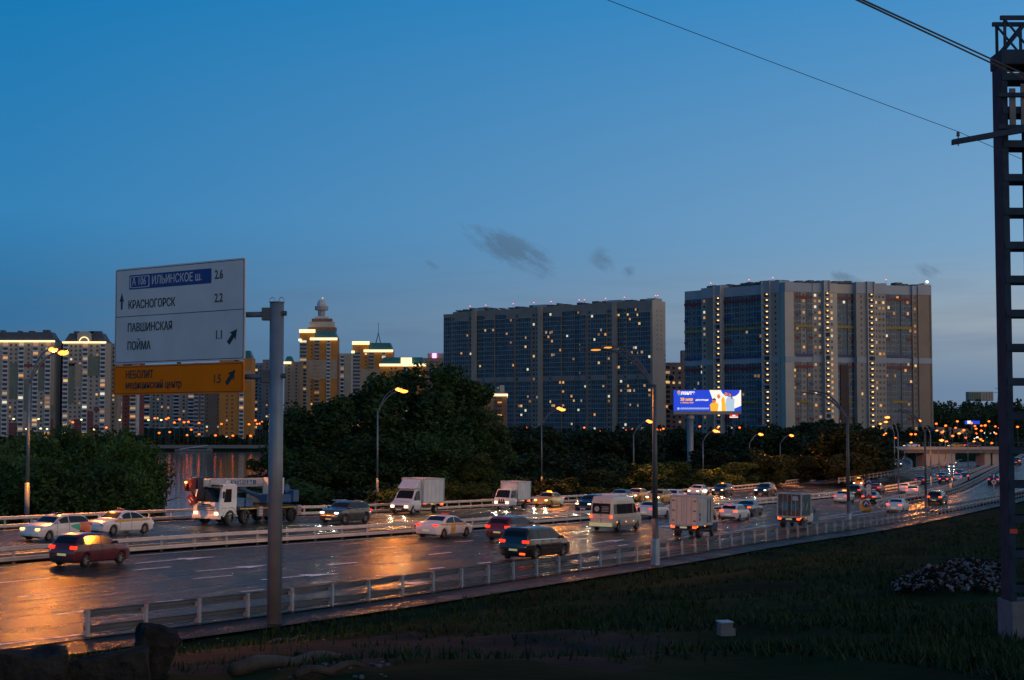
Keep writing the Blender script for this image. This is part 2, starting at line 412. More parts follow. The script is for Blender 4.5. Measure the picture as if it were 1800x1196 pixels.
RL = pathpx([(1540, 896), (1600, 886), (1662, 874), (1707, 857), (1763, 826), (1800, 803)], zramp, ext1=120)
FARB = pathpx([(1598, 829), (1635, 825), (1656, 819), (1695, 811)], ext1=120)
LR1 = pathpx([(1411, 849), (1492, 839), (1545, 827), (1562, 818), (1556, 811), (1543, 805)], zloop, ext1=60)
LR2 = pathpx([(1440, 852), (1490, 847), (1561, 836), (1598, 826), (1604, 818), (1596, 811), (1574, 804)], zloop, ext1=60)

def dist_np(X, Y, pl):
    A = np.array([(p.x, p.y) for p in pl]); T = np.array([tuple((pl[min(i + 1, len(pl) - 1)] - pl[max(i - 1, 0)]).normalized()) for i in range(len(pl))])
    best = np.full(X.shape, 1e9); sg = np.zeros(X.shape); zx = np.zeros(X.shape); zy = np.zeros(X.shape)
    for (ax, ay), (tx_, ty_) in zip(A, T):
        d = np.hypot(X - ax, Y - ay); m = d < best; best[m] = d[m]
        sg[m] = np.sign(tx_ * (Y - ay) - ty_ * (X - ax))[m]; zx[m] = ax; zy[m] = ay
    return best * sg, zx, zy           # positive on the left of travel
def zroad_np(X, Y):
    pl = -6.42 - .0293 * X - .0106 * Y; fl = -10.45 - .0075 * np.maximum(0, Y - 270)
    h = np.maximum(1.2 - abs(pl - fl), 0) / 1.2; return CAMZ + np.maximum(pl, fl) + h * h * 1.2 / 4
def sst(a, b, x):
    t = np.clip((x - a) / (b - a), 0, 1); return t * t * (3 - 2 * t)
def ground_np(X, Y):
    dG, gx, gy = dist_np(X, Y, G); dF, fx, fy = dist_np(X, Y, FAR)
    zr = zroad_np(X, Y)
    # near embankment
    d = np.maximum(-dG - 2.2, 0); a = np.maximum(Y - 25, .01); u = d / (d + a)
    zn = (zroad_np(gx, gy) - .18) * (1 - u) + (CAMZ - 3.8 + np.maximum(25 - Y, 0) * .085) * u
    zn = zn - .35 * sst(0, 2.5, d) * (1 - sst(3, 9, d))
    zn = zn + (np.sin(X * .9 + Y * .37) * .05 + np.sin(X * .31 - Y * .53 + 1.3) * .10 + np.sin(X * 2.1 + 2) * np.sin(Y * 1.7) * .04) * sst(1, 6, d)
    # far side
    land = 2.2 + 4.0 * sst(-60, 70, X) * sst(420, 850, Y)
    e = np.maximum(dF - 2.6, 0)
    yb = 748 - 380 * sst(-30, 95, X)
    river = (1 - sst(62, 100, X + .06 * np.minimum(Y, 300))) * (1 - sst(yb, yb + 9, Y))
    low = -1.6 * river + land * (1 - river)
    zf0 = zroad_np(fx, fy) - .12
    zf = zf0 + (low - zf0) * sst(0, 16, e)
    zc = zr - .35
    z = np.where(dG < -1.0, zn, np.where(dF > 1.0, zf, zc))
    flatland = sst(60, 95, X) * sst(215, 260, Y)
    near_roads = zr - .35
    far_w = sst(25, 110, dF)
    z = np.where((dG > -1.0), z * (1 - flatland) + (near_roads * (1 - far_w) + np.maximum(land, near_roads) * far_w) * flatland, z)
    z = np.where((Y > 700) & (X > 60), np.maximum(z, zr * (1 - sst(650, 850, Y)) + 6.2 * sst(650, 850, Y) - .35 * (1 - sst(650, 850, Y))), z)
    # forested hill on the skyline
    z = z + 22 * sst(1300, 1900, Y) * (.55 + .45 * np.clip(X / 600, -1, 1)) * np.where(X > 150, 1, .25)
    return z
ys = [4.]
while ys[-1] < 9000: ys.append(ys[-1] * 1.022 + .12)
ts = np.linspace(-1, 1, 150)
YY, TT = np.meshgrid(np.array(ys), ts, indexing='ij'); XX = TT * (YY * .46 + 34)
ZZ = ground_np(XX, YY)
import bisect
ZL = ZZ.tolist()
def ground(x, y):
    y = max(ys[0], min(ys[-1] - 1, y)); i = max(0, min(len(ys) - 2, bisect.bisect_right(ys, y) - 1)); f = (y - ys[i]) / (ys[i + 1] - ys[i])
    def row(k):
        t = (x / (ys[k] * .46 + 34) + 1) / 2 * 149; t = max(0, min(148.999, t)); j = int(t); return ZL[k][j] + (ZL[k][j + 1] - ZL[k][j]) * (t - j)
    return row(i) * (1 - f) + row(i + 1) * f
gm = MB(); nr, ncol = XX.shape
gm.v = [tuple(p) for p in np.stack([XX, YY, ZZ], -1).reshape(-1, 3).tolist()]
gm.f = [(i * ncol + j, i * ncol + j + 1, (i + 1) * ncol + j + 1, (i + 1) * ncol + j) for i in range(nr - 1) for j in range(ncol - 1)]
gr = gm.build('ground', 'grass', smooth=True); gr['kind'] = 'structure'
w_ = MB(); w_.quad((-900, 100, 0), (110, 100, 0), (110, 800, 0), (-900, 800, 0)); w_.build('river_water', 'water')['kind'] = 'structure'
# the dark wet earth between the concrete blocks and the camera
dm = MB()
N_ = 26
for i in range(N_ + 1):
    for j in range(N_ + 1):
        x = -11 + 15 * i / N_; y = 22 + 21 * j / N_
        lift = .10 * (1 - abs(2 * i / N_ - 1) ** 3) * (1 - abs(2 * j / N_ - 1) ** 3) + .06 * noise.noise((x * .5, y * .5, 0)) - .035
        dm.v.append((x, y, ground(x, y) + lift))
for i in range(N_):
    for j in range(N_):
        k = i * (N_ + 1) + j; dm.f.append((k, k + N_ + 1, k + N_ + 2, k + 1))
dm.build('bare_earth', 'dirt', smooth=True)['kind'] = 'structure'

# ---------------------------------------------------------------- roads
kg = nearest(G, GORE[0])[0]
GM = G[:max(2, kg - 1)] + GORE[1:]
GM = smooth(resample(GM, 260), 4)
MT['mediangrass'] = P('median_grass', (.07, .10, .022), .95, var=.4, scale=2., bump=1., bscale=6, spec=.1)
strip('near_carriageway', offset(GM, -.35), offset(MED, -.5), zroad, 0, 'asphalt', 260, 8)
strip('road_shoulder', offset(G, -2.4), offset(G, -.3), lambda x, y: zroad(x, y) - .03, 0, 'shoulder', 240, 2)
strip('far_carriageway', offset(MED, 2.2)[:-70], offset(FAR, -.5), zroad, 0, 'asphalt', 240, 8)
strip('median_kerb', offset(MED, -.55), offset(MED, .0), zroad, .10, 'dirt', 220, 1)
strip('median_grass', offset(MED, .0), offset(MED, 2.25), zroad, .13, 'mediangrass', 220, 2)
strip('far_verge', offset(FAR, -.5), offset(FAR, 2.4), zroad, .02, 'dirt', 200, 2)
strip('ramp_road', G[kg:], RL, zramp, .03, 'asphalt', 120, 4)
strip('loop_road', LR2, LR1, zloop, .04, 'asphalt', 80, 4)
strip('far_carriageway_exit', MED[nearest(MED, on(1553, 863))[0]:], FARB, lambda x, y: zroad(x, y) + .02, 0, 'asphalt', 80, 4)

mk = MB()
def mark(pa, pb, w, zf=zroad, dz=.014, px=True):
    a, b = (on(*pa, zf).xy, on(*pb, zf).xy) if px else (pa, pb)
    t = (b - a).normalized(); nn = Vector((-t.y, t.x)) * w / 2; n = max(1, int((b - a).length / 2))
    for i in range(n):
        p, q = a.lerp(b, i / n), a.lerp(b, (i + 1) / n)
        mk.quad(*[(v.x, v.y, zf(v.x, v.y) + dz) for v in (p - nn, q - nn, q + nn, p + nn)])
def markline(pl, w, zf=zroad, on_=None, off=None, dz=.014, start=0.):
    L = 0.
    for a, b in zip(pl, pl[1:]):
        if on_ is None or (L + start) % (on_ + off) < on_: mark(a, b, w, zf, dz, False)
        L += (b - a).length
def fine(pl, s=.5): return resample(pl, int(sum((b - a).length for a, b in zip(pl, pl[1:])) / s))
markline(offset(MED, -1.5), .17)
markline(offset(GM, .45)[:-60], .17)
markline(offset(G[kg + 6:], .5), .17, zramp, dz=.05)
markline(offset(RL, -.6), .17, zramp, dz=.05)
markline(offset(MED, 3.4)[:-70], .17)
markline(offset(FAR, -1.3), .17)
for a in (((0, 1025), (87, 1017)), ((234, 1003), (301, 997)), ((660, 964), (695, 962)), ((798, 953), (833, 951)), ((1008, 936), (1034, 933)),
          ((32, 1050), (121, 1041)), ((339, 1018), (408, 1012)), ((578, 994), (628, 989)), ((754, 975.5), (794, 971.5)), ((1004, 949.5), (1029, 947)),
          ((100, 1081), (150, 1074)), ((274, 1059), (321, 1055)), ((424, 1041), (464, 1037)), ((551, 1026), (585, 1023)), ((661, 1013), (692, 1011)), ((755, 1001), (781, 998)), ((840, 991), (863, 989)), ((1036, 967.5), (1053, 966)),
          ((130, 1077), (152, 1075)), ((1094, 939.5), (1116, 938)), ((1087, 960), (1103, 958)), ((1169, 932.5), (1183, 931)), ((1156, 919), (1167, 918)), ((1134, 954.5), (1146, 953)), ((1174, 949), (1187, 948)), ((1260, 922.5), (1268, 921.5)), ((1276, 918), (1289, 917)), ((1320, 913), (1332, 911))):
    mark(*a, .2)
la = fine(offset(MED, -5.0)); lb = fine(offset(MED, -8.6)); lc = fine(offset(MED, -12.2))
for l_, x0 in ((la, 1340), (lb, 1350), (lc, 1350)):
    k0 = nearest(l_, on(x0, 900))[0]; markline(l_[k0:k0 + 260], .15, on_=3., off=9.)
mark((1274, 937), (1366, 922), .18); mark((1440, 911), (1528, 896), .2); mark((1440, 914), (1560, 898), .2)
lf = fine(offset(MED, 7.2)); markline(lf[:-260], .14, on_=4., off=8.)
rl = fine(offset(RL, -4.6)); markline(rl[20:], .14, zramp, on_=2., off=5., dz=.05)
def arrow(tail, neck, tip, w=.2, hw=.46):
    mark(tail, neck, w); a, b = on(*neck).xy, on(*tip).xy; t = (b - a).normalized(); nn = Vector((-t.y, t.x)) * hw
    mk.add([(v.x, v.y, zroad(v.x, v.y) + .015) for v in (a - nn, b, a + nn)], ((0, 1, 2),))
for a in (((237, 991), (320, 983.5), (382, 979)), ((345, 1005), (426, 998), (470, 994)), ((460, 1020), (536, 1012.5), (598, 1008.5)), ((1041, 956), (1072, 952), (1099, 949)), ((700, 1028), (716, 1026.5), (757, 1023)), ((1150, 928), (1166, 926), (1183, 924))): arrow(*a)
mk.build('lane_markings', 'paint')['kind'] = 'structure'

# ---------------------------------------------------------------- guardrails
def w_profile(): return [(0, -.115), (.05, -.095), (.08, -.07), (.08, -.04), (.02, -.012), (.02, .012), (.08, .04), (.08, .07), (.05, .095), (0, .115)]
def beam(pl, zf, h, side, z0=0.):
    m = MB(); pr = [(a, b) for a, b in w_profile()]; k = len(pr)
    for i, p in enumerate(pl):
        t = (pl[min(i + 1, len(pl) - 1)] - pl[max(i - 1, 0)]).normalized(); nn = Vector((-t.y, t.x)) * side; z = zf(p.x, p.y) + h
        for a, b_ in pr: m.v.append((p.x + nn.x * a - z0 * 0, p.y + nn.y * a, z + b_))
    for i in range(len(pl) - 1):
        for j in range(k - 1): m.f.append((i * k + j, i * k + j + 1, (i + 1) * k + j + 1, (i + 1) * k + j))
    return m
def post_mesh(h):
    m = MB(); m.bx(-.06, .06, -.045, -.037, -.15, h); m.bx(-.06, -.05, -.036, .04, -.15, h); m.bx(.05, .06, -.036, .04, -.15, h)
    m.bx(-.09, .09, .045, .13, h - .25, h - .12); m.bx(-.09, .09, .045, .13, h - .78, h - .66)
    return m.mesh('post', 'steel')
POST = post_mesh(.82); POSTP = POST.copy(); POSTP.materials[0] = MT['railpale']
REFL = MB().bx(-.03, .03, -.02, .02, .82, .90).mesh('reflector', 'signred')
def guardrail(pl, zf, side, label, spacing=2.5, two=True, rise=0., ends=False, refl=4, step=3, mat='steel'):
    o = empty('guardrail', (0, 0, 0), 0, label, 'guardrail')
    q = resample(pl, max(4, int(sum((b - a).length for a, b in zip(pl, pl[1:])) / 2.5)))
    zz = lambda x, y: zf(x, y) + rise
    qo = offset(q, side * .13)
    beam(qo, zz, .68, side).build('rail', 'steelrail' if mat == 'steel' else mat, o)
    if two: beam(qo, zz, .12 if not two else .18, side).build('rail', 'steelrail' if mat == 'steel' else mat, o)
    n = int(sum((b - a).length for a, b in zip(pl, pl[1:])) / spacing); pp = resample(pl, n)
    for i, p in enumerate(pp):
        t = (pp[min(i + 1, n - 1)] - pp[max(i - 1, 0)]).normalized(); a = atan2(t.y, t.x) + (0 if side > 0 else pi)
        ps = inst('post', POST if mat == 'steel' else POSTP, o, (p.x, p.y, zz(p.x, p.y)), a)
        if refl and i % refl == 1 and p.length < 200: inst('reflector', REFL, ps)
    return o
def part(pl, p0, p1):
    k0 = 0 if p0 is None else nearest(pl, p0)[0]; k1 = len(pl) - 1 if p1 is None else nearest(pl, p1)[0]; return pl[k0:k1 + 1]
guardrail(part(G, on(186, 1114), on(1795, 874) if False else None)[:-25], zroad, 1, 'galvanised two rail guardrail along the near grassy embankment', refl=4)
guardrail(part(MED, on(-150, 1004), None)[:-85], zroad, -1, 'two rail steel guardrail along the grass median between the carriageways', spacing=2.8, mat='railpale')
guardrail(part(FAR, on(-60, 934), None)[:-58], zroad, -1, 'pale guardrail on the river side of the far carriageway', spacing=2.4, refl=0, mat='railpale')
guardrail(GORE[2:-70], zroad, 1, 'guardrail on the main road side of the exit gore', spacing=2., refl=0, mat='railpale')
guardrail(offset(RL, .5)[3:-40], zramp, -1, 'guardrail on the ramp side of the exit gore', spacing=2., refl=0)
guardrail(LR1[12:], zloop, -1, 'outer guardrail curving round the loop ramp beside the bushes', spacing=2.5, refl=0)
guardrail(LR2[3:], zloop, 1, 'inner guardrail of the loop ramp beside the grass island', spacing=2.5, refl=0)
guardrail(offset(FARB, .4)[:-40], zroad, -1, 'guardrail of the far carriageway before the flyover', spacing=2.5, refl=0)
# ---------------------------------------------------------------- buildings
RB = random.Random(21)
class Facade:
    """p0 -> p1 plan line (left to right as seen), outward normal to the right of travel reversed (towards the viewer)"""
    def __init__(s, p0, p1):
        s.p0 = Vector((p0[0], p0[1])); d = Vector((p1[0], p1[1])) - s.p0; s.L = d.length; s.u = d / s.L; s.n = Vector((s.u.y, -s.u.x))
    def pt(s, a, z, d): q = s.p0 + s.u * a + s.n * d; return (q.x, q.y, z)
    def s_at(s, px):          # where the sight line of photo column px meets the facade line
        k = (px - CX) / F / (cos(PITCH) + .00)   # plan direction at the horizon
        # (p0 + u a): x = k y
        return (k * s.p0.y - s.p0.x) / (s.u.x - k * s.u.y)
    def box(s, mb, a0, a1, z0, z1, d0, d1):
        mb.hexa([s.pt(a0, z0, d0), s.pt(a0, z0, d1), s.pt(a1, z0, d1), s.pt(a1, z0, d0), s.pt(a0, z1, d0), s.pt(a0, z1, d1), s.pt(a1, z1, d1), s.pt(a1, z1, d0)])
    def pane(s, mb, a0, a1, z0, z1, d): mb.quad(s.pt(a0, z0, d), s.pt(a1, z0, d), s.pt(a1, z1, d), s.pt(a0, z1, d))
class Bld:
    def __init__(s, name, label, cat, loc, group=None):
        s.root = empty(name, loc, 0, label, cat, group); s.loc = Vector(loc); s.parts = {}
    def mb(s, name, mat, kind=None): return s.parts.setdefault((name, mat, kind), MB())
    def done(s):
        for (n, m_, k), mb in s.parts.items():
            mb.v = [(x - s.loc.x, y - s.loc.y, z - s.loc.z) for x, y, z in mb.v]; mb.build(n, m_, s.root, kind=k)
STUFF = 'stuff'
LIT = ('lit1', 'lit2', 'lit2', 'lit3', 'lit4', 'lit4', 'lit5', 'lit5', 'lit5')
def lit_mb(B, p=.06):
    p *= 1.1
    r = RB.random()
    if r > p: return B.mb('windows', 'paneA', STUFF)
    return B.mb('lit_windows', RB.choice(LIT), STUFF)
def windows(B, f, a0, a1, zb, nf, fh, d, p=.06, w=1.5, gap=1.5, h=1.45, sill=.9):
    n = max(1, int((a1 - a0) / (w + gap))); st = (a1 - a0) / n
    for k in range(nf):
        z = zb + k * fh + sill
        for i in range(n):
            c = a0 + (i + .5) * st; f.pane(lit_mb(B, p), c - w / 2, c + w / 2, z, z + h, d + .06)
            f.box(B.mb('window_sills', 'frameA', STUFF), c - w / 2 - .1, c + w / 2 + .1, z - .12, z, d, d + .16)
def loggia(B, f, a0, a1, zb, nf, fh, d, p=.05, slab='frameA', glass='glassA', cell=1.6, rail=.0, railmat=None):
    n = max(1, round((a1 - a0) / cell)); st = (a1 - a0) / n
    for k in range(nf):
        z = zb + k * fh
        f.box(B.mb('balcony_slabs', slab, STUFF), a0, a1, z - .16, z + .10, d - .5, d + .12)
        f.pane(B.mb('balcony_glazing', glass, STUFF), a0, a1, z + .10, z + fh * .40, d + .02)
        for i in range(n):
            r = RB.random()
            if r < p * 1.5:
                s0 = RB.uniform(.1, .5) * st * .6 if RB.random() < .5 else .12
                f.pane(B.mb('lit_windows', RB.choice(LIT), STUFF), a0 + i * st + s0, a0 + (i + 1) * st - .12, z + fh * RB.choice((.42, .42, .5)), z + fh - .22, d + .03)
            else: f.pane(B.mb('balcony_glazing', 'paneA' if r < .6 else glass, STUFF), a0 + i * st + .08, a0 + (i + 1) * st - .08, z + fh * .42, z + fh - .18, d)
        if railmat: f.box(B.mb('balcony_fronts', railmat, STUFF), a0, a1, z + .1, z + fh * .40, d, d + .06)
    for i in range(n + 1):
        a = a0 + i * st; f.box(B.mb('balcony_mullions', slab, STUFF), a - .07, a + .07, zb, zb + nf * fh, d - .1, d + .05)

def roof_bits(B, f, a0, a1, zr, dd, n, ants=(), mat='capB'):
    for i in range(n):
        a = a0 + (a1 - a0) * (i + RB.random()) / n; w = RB.uniform(1.5, 4.5); h = RB.uniform(.7, 1.9)
        f.box(B.mb('roof_vent', 'darkroof', STUFF), a, min(a + w, a1), zr, zr + h, -dd * .7, -dd * .3)
    for a in ants:
        q = f.pt(a, zr, -dd * .5); B.mb('antenna_masts', 'steel_dark', STUFF).tube([q, (q[0], q[1], zr + 3.2)], .12, 5)
        B.mb('warning_lights', 'redfar', STUFF).ball((q[0], q[1], zr + 3.4), .27, 6, 4)

# ---- long grey slab block left of the gap
def zpx(py, Y): return CAMZ + ray(900, py)[1] * Y
pa, pb = at(780, 550, 1045), at(1146, 530, 950)
f = Facade(pa.xy, pb.xy); zt = (pa.z + pb.z) / 2; zb = 5.6
B = Bld('apartment_block', 'long grey slab apartment block with beige blank end wall', 'apartment block', (pb.x, pb.y, zb))
S = lambda zx: f.s_at(760 + zx / 4.123)
NF = 27; ftop = zt - 3.6; fh = (ftop - zb) / NF
dk = 16.
f.box(B.mb('walls', 'wallA'), 0, f.L, zb, ftop, -dk, -.9)
def seg(z0, z1, dz_): f.box(B.mb('parapet', 'wallA'), S(z0) if z0 > 76 else 0, S(z1) if z1 < 1588 else f.L, ftop, zt + dz_, -dk, .25)
seg(75, 150, -1.2); seg(150.2, 630, .0); seg(630.2, 1158, .4); seg(1158.2, 1590, .8)
for z0, z1, dz_ in ((265, 345, 1.9), (705, 800, 2.2), (1240, 1345, 2.5), (1530, 1590, 2.4)):
    f.box(B.mb('lift_housing', 'capB'), S(z0), min(S(z1), f.L), zt - .3, zt + dz_, -dk + 3, -4)
A_COLS = [(76, 138, 'L'), (138, 170, 'W'), (170, 268, 'B'), (268, 292, 'W'), (292, 322, 'P'), (322, 368, 'L'), (368, 385, 'W'), (385, 456, 'B'), (456, 540, 'L'), (540, 600, 'B'), (600, 630, 'W'),
          (630, 722, 'B'), (722, 752, 'W'), (752, 772, 'W'), (772, 802, 'P'), (802, 848, 'L'), (848, 868, 'W'), (868, 940, 'B'), (940, 1030, 'L'), (1030, 1078, 'D'), (1078, 1120, 'B'), (1120, 1158, 'W'),
          (1158, 1270, 'B'), (1270, 1290, 'W'), (1290, 1310, 'W'), (1310, 1338, 'P'), (1338, 1388, 'D'), (1388, 1410, 'W'), (1410, 1482, 'L'), (1482, 1500, 'W'), (1500, 1588, 'B')]
for z0, z1, k in A_COLS:
    a0, a1 = max(0, S(z0)), min(f.L, S(z1)); p = .02 if z0 < 500 else .045
    mid = 12
    if k == 'P':
        f.box(B.mb('piers', 'pierA', STUFF), a0, a1, zb, zt + .3, -.9, 1.6); continue
    d = {'L': 0., 'W': .25, 'B': 1.3, 'D': -.6}[k]
    if k == 'W':
        f.box(B.mb('wall_strips', 'wallA', STUFF), a0, a1, zb, ftop, -.9, d); windows(B, f, a0 + .2, a1 - .2, zb, NF, fh, d, p * 1.5, w=1.4, gap=.9)
    else:
        if d > 0: f.box(B.mb('wall_strips', 'wallA', STUFF), a0, a1, zb, ftop, -.9, d - .6)
        top = NF - 1 if k == 'B' else NF
        loggia(B, f, a0, a1, zb, mid, fh, d, p); loggia(B, f, a0, a1, zb + (mid + 1) * fh, top - mid - 1, fh, d, p)
        f.box(B.mb('technical_floor', 'wallA', STUFF), a0, a1, zb + mid * fh, zb + (mid + 1) * fh - .2, -.9, d + .1)
        if k == 'B': f.box(B.mb('balcony_slabs', 'frameA', STUFF), a0, a1, ftop - fh, ftop - fh + .3, -.9, d + .3)
roof_bits(B, f, 2, f.L - 2, zt + .8, dk, 26, [S(z) for z in (222, 335, 535, 685, 810, 1015, 1055, 1208, 1345, 1572)] + [f.L + .0 - .5])
e = Facade(pb.xy, (pb.xy + (-f.n) * dk))      # the blank end wall
e.box(B.mb('end_wall', 'lightB'), 0, dk, zb, zt + .8, -1.2, .35)
for k in range(9):
    for a in (5.5, 10.5): e.pane(B.mb('small_windows', 'paneA', STUFF), a - .45, a + .45, ftop - 2.5 - k * fh, ftop - 1.4 - k * fh, .40)
for k in range(24):
    if RB.random() < .5: e.box(B.mb('balcony_slabs', 'frameA', STUFF), dk - .9, dk, zb + k * fh, zb + k * fh + .9, .35, .6)
B.done()

# ---- stepped pair of towers with coloured bands
cols_l = [(218, 345, 'G'), (345, 384, 'W'), (384, 442, 'N'), (442, 494, 'S'), (494, 780, 'G2'), (780, 840, 'S'), (840, 900, 'C')]
qa, qb, qc, qd = at(1205, 513, 918), at(1374, 497, 866), at(1381, 497, 862), at(1640, 504, 888)
zb = 6.0
B = Bld('apartment_block', 'tall stepped apartment complex with red, yellow and blue bands and lit stair columns', 'apartment block', (qc.x, qc.y, zb))
NF = 25
def bands(f, a0, a1, d, zb, fh, spec):
    for k, mat, fr in spec: f.box(B.mb('colour_bands', mat, STUFF), a0 + (a1 - a0) * fr[0], a0 + (a1 - a0) * fr[1], zb + k * fh - .3, zb + k * fh + 1.15, d - .1, d + .22)
def wing(f, cols, S, zt0, zt1, base, fade):
    zt = lambda a: zt0 + (zt1 - zt0) * max(0, min(1, a / f.L))
    cap = 5.2; fh = (min(zt0, zt1) - cap - zb) / (NF - 0)
    mid = 13
    for z0, z1, k in cols:
        a0, a1 = S(z0), S(z1); ztop = zb + NF * fh; zr = zt((a0 + a1) / 2)
        dep = {'G': .0, 'G2': 0., 'W': 1.6, 'N': 2.2, 'S': 2.6, 'C': 2.4, 'E': 3.0, 'M': .8, 'R': 1.6, 'V': -1.2, 'U': 1.2, 'H': 0., 'K': 1.4}[k]
        zr += {'S': 1.6, 'W': .8, 'N': .8, 'C': 1.2}.get(k, 0)
        wm_ = {'G': 'slateB', 'G2': 'slateB', 'W': 'wallB', 'N': 'brownB', 'S': 'capB', 'C': 'wallB', 'E': 'lightB', 'M': 'wallB', 'R': 'lightB', 'V': 'slateB', 'U': 'wallB', 'H': 'slateB', 'K': 'brownB'}[k]
        f.box(B.mb('walls', wm_, STUFF), a0, a1, zb, ztop, -14, dep)
        f.box(B.mb('parapet', 'capB' if k not in 'RV' else 'lightB', STUFF), a0, a1, ztop + .02, zr, -14, dep + .35)
        if k not in ('S', 'R'): f.box(B.mb('technical_floor', 'capB', STUFF), a0, a1, zb + mid * fh - .4, zb + (mid + 1) * fh - .5, dep - .5, dep + .3)
        p = .05
        if k in ('G', 'G2', 'H', 'M', 'V'):
            n = {'G': 3, 'G2': 5, 'H': 5, 'M': 3, 'V': 3}[k]; st = (a1 - a0) / n
            for i in range(n):
                b0, b1 = a0 + i * st, a0 + (i + 1) * st
                for (s0, s1) in ((0, mid), (mid + 1, NF)):
                    if i != n // 2: loggia(B, f, b0 + .2, b1 - .2, zb + s0 * fh, s1 - s0, fh, dep + .6, p * .5, slab='capB')
                    else: windows(B, f, b0, b1, zb + s0 * fh, s1 - s0, fh, dep, p * 1.6, w=1.35, gap=1.1)
            full = (0, 1); ends = ((0, .2), (.8, 1.))
            bands(f, a0, a1, dep + .75, zb, fh, [(NF - 1, 'redB', full), (NF - 6, 'yelB', full), (mid + 1, 'blueB', full), (mid - 1, 'redB', full)])
            for fr in ends: bands(f, a0, a1, dep + .75, zb, fh, [(NF - 8, 'redB', fr), (NF - 4, 'blueB', fr), (mid - 4, 'blueB', fr), (3, 'redB', fr)])
            bands(f, a0, a1, dep + .75, zb, fh, [(6, 'yelB', (.2, .8))])
        elif k in ('W', 'U', 'K'):
            for (s0, s1) in ((0, mid), (mid + 1, NF)): windows(B, f, a0 + .3, a1 - .3, zb + s0 * fh, s1 - s0, fh, dep, .55 if k == 'U' and s0 else .12, w=1.4, gap=1.0)
        elif k == 'R':
            windows(B, f, a0 + (a1 - a0) * .1, a1 - (a1 - a0) * .45, zb, NF, fh, dep, .5, w=1.3, gap=1.2)
        elif k == 'C':
            windows(B, f, a0 + 1, a1 - 1, zb, NF, fh, dep, .02, w=1.0, gap=3)
        elif k == 'S':
            w = a1 - a0
            f.box(B.mb('stair_recess', 'portal', STUFF), a0 + w * .22, a1 - w * .22, zb, ztop, dep, dep + .08)
            f.box(B.mb('stair_edges', 'lightB', STUFF), a0, a0 + .5, zb, zr, dep, dep + 1.3); f.box(B.mb('stair_edges', 'lightB', STUFF), a1 - .5, a1, zb, zr, dep, dep + 1.3)
            for q in range(NF):
                z = zb + q * fh; f.box(B.mb('stair_balconies', 'capB', STUFF), a0 + .5, a1 - .5, z - .1, z + .95, dep + .1, dep + 1.2)
                c = f.pt((a0 + a1) / 2 + w * .1, z + fh - .55, dep + .6)
                if q != mid and RB.random() < .93: B.mb('stair_lamps', 'stairlamp', STUFF).ball(c, (.62 * RB.uniform(.8, 1.2), .4, .34), 6, 4)
    return fh, mid
f1 = Facade(qa.xy, qb.xy); S1 = lambda z: f1.s_at(1150 + z / 3.986)
wing(f1, cols_l, S1, qa.z, qb.z, zb, 0)
roof_bits(B, f1, 12, f1.L - 2, qb.z + .6, 14, 16, [S1(z) for z in (345, 615, 782)])
f2 = Facade(qc.xy, qd.xy); S2 = lambda px: f2.s_at(px)
cols_r = [(1376, 1391.5, 'E'), (1391.5, 1397, 'K'), (1397, 1427, 'M'), (1427, 1444, 'U'), (1444, 1455, 'S'), (1455, 1470, 'R'), (1470, 1502, 'V'), (1502, 1520, 'C'), (1520, 1533.5, 'S'), (1533.5, 1555, 'U'), (1555, 1602, 'H'), (1602, 1611, 'K'), (1611, 1634, 'N')]
cols_r = [(a, b, k if not (k == 'U' and a > 1500) else 'W') for a, b, k in cols_r]
fh, mid = wing(f2, cols_r, S2, qc.z, qd.z, zb, 0)
a0, a1 = S2(1477), S2(1491)
f2.box(B.mb('entrance_portal', 'portal'), a0, a1, zb, zb + mid * fh - 1.5, -1.3, .1)
roof_bits(B, f2, 6, f2.L - 3, qd.z + .5, 14, 18, [S2(1570)])
q = f2.pt(f2.L - 2, qd.z, -3); B.mb('roof_lamp', 'whitefar').ball((q[0], q[1], qd.z + 3), .8, 6, 4)
ee = Facade(f2.pt(S2(1634), 0, 2.2)[:2], (Vector(f2.pt(S2(1634), 0, 2.2)[:2]) + (-f2.n) * 17))
ee.box(B.mb('end_wall', 'lightB'), 0, 16, zb, qd.z + .4, -1.5, .3); loggia(B, ee, 2.5, 14, zb, NF, fh, .5, .25, slab='lightB', cell=2.2)
B.done()

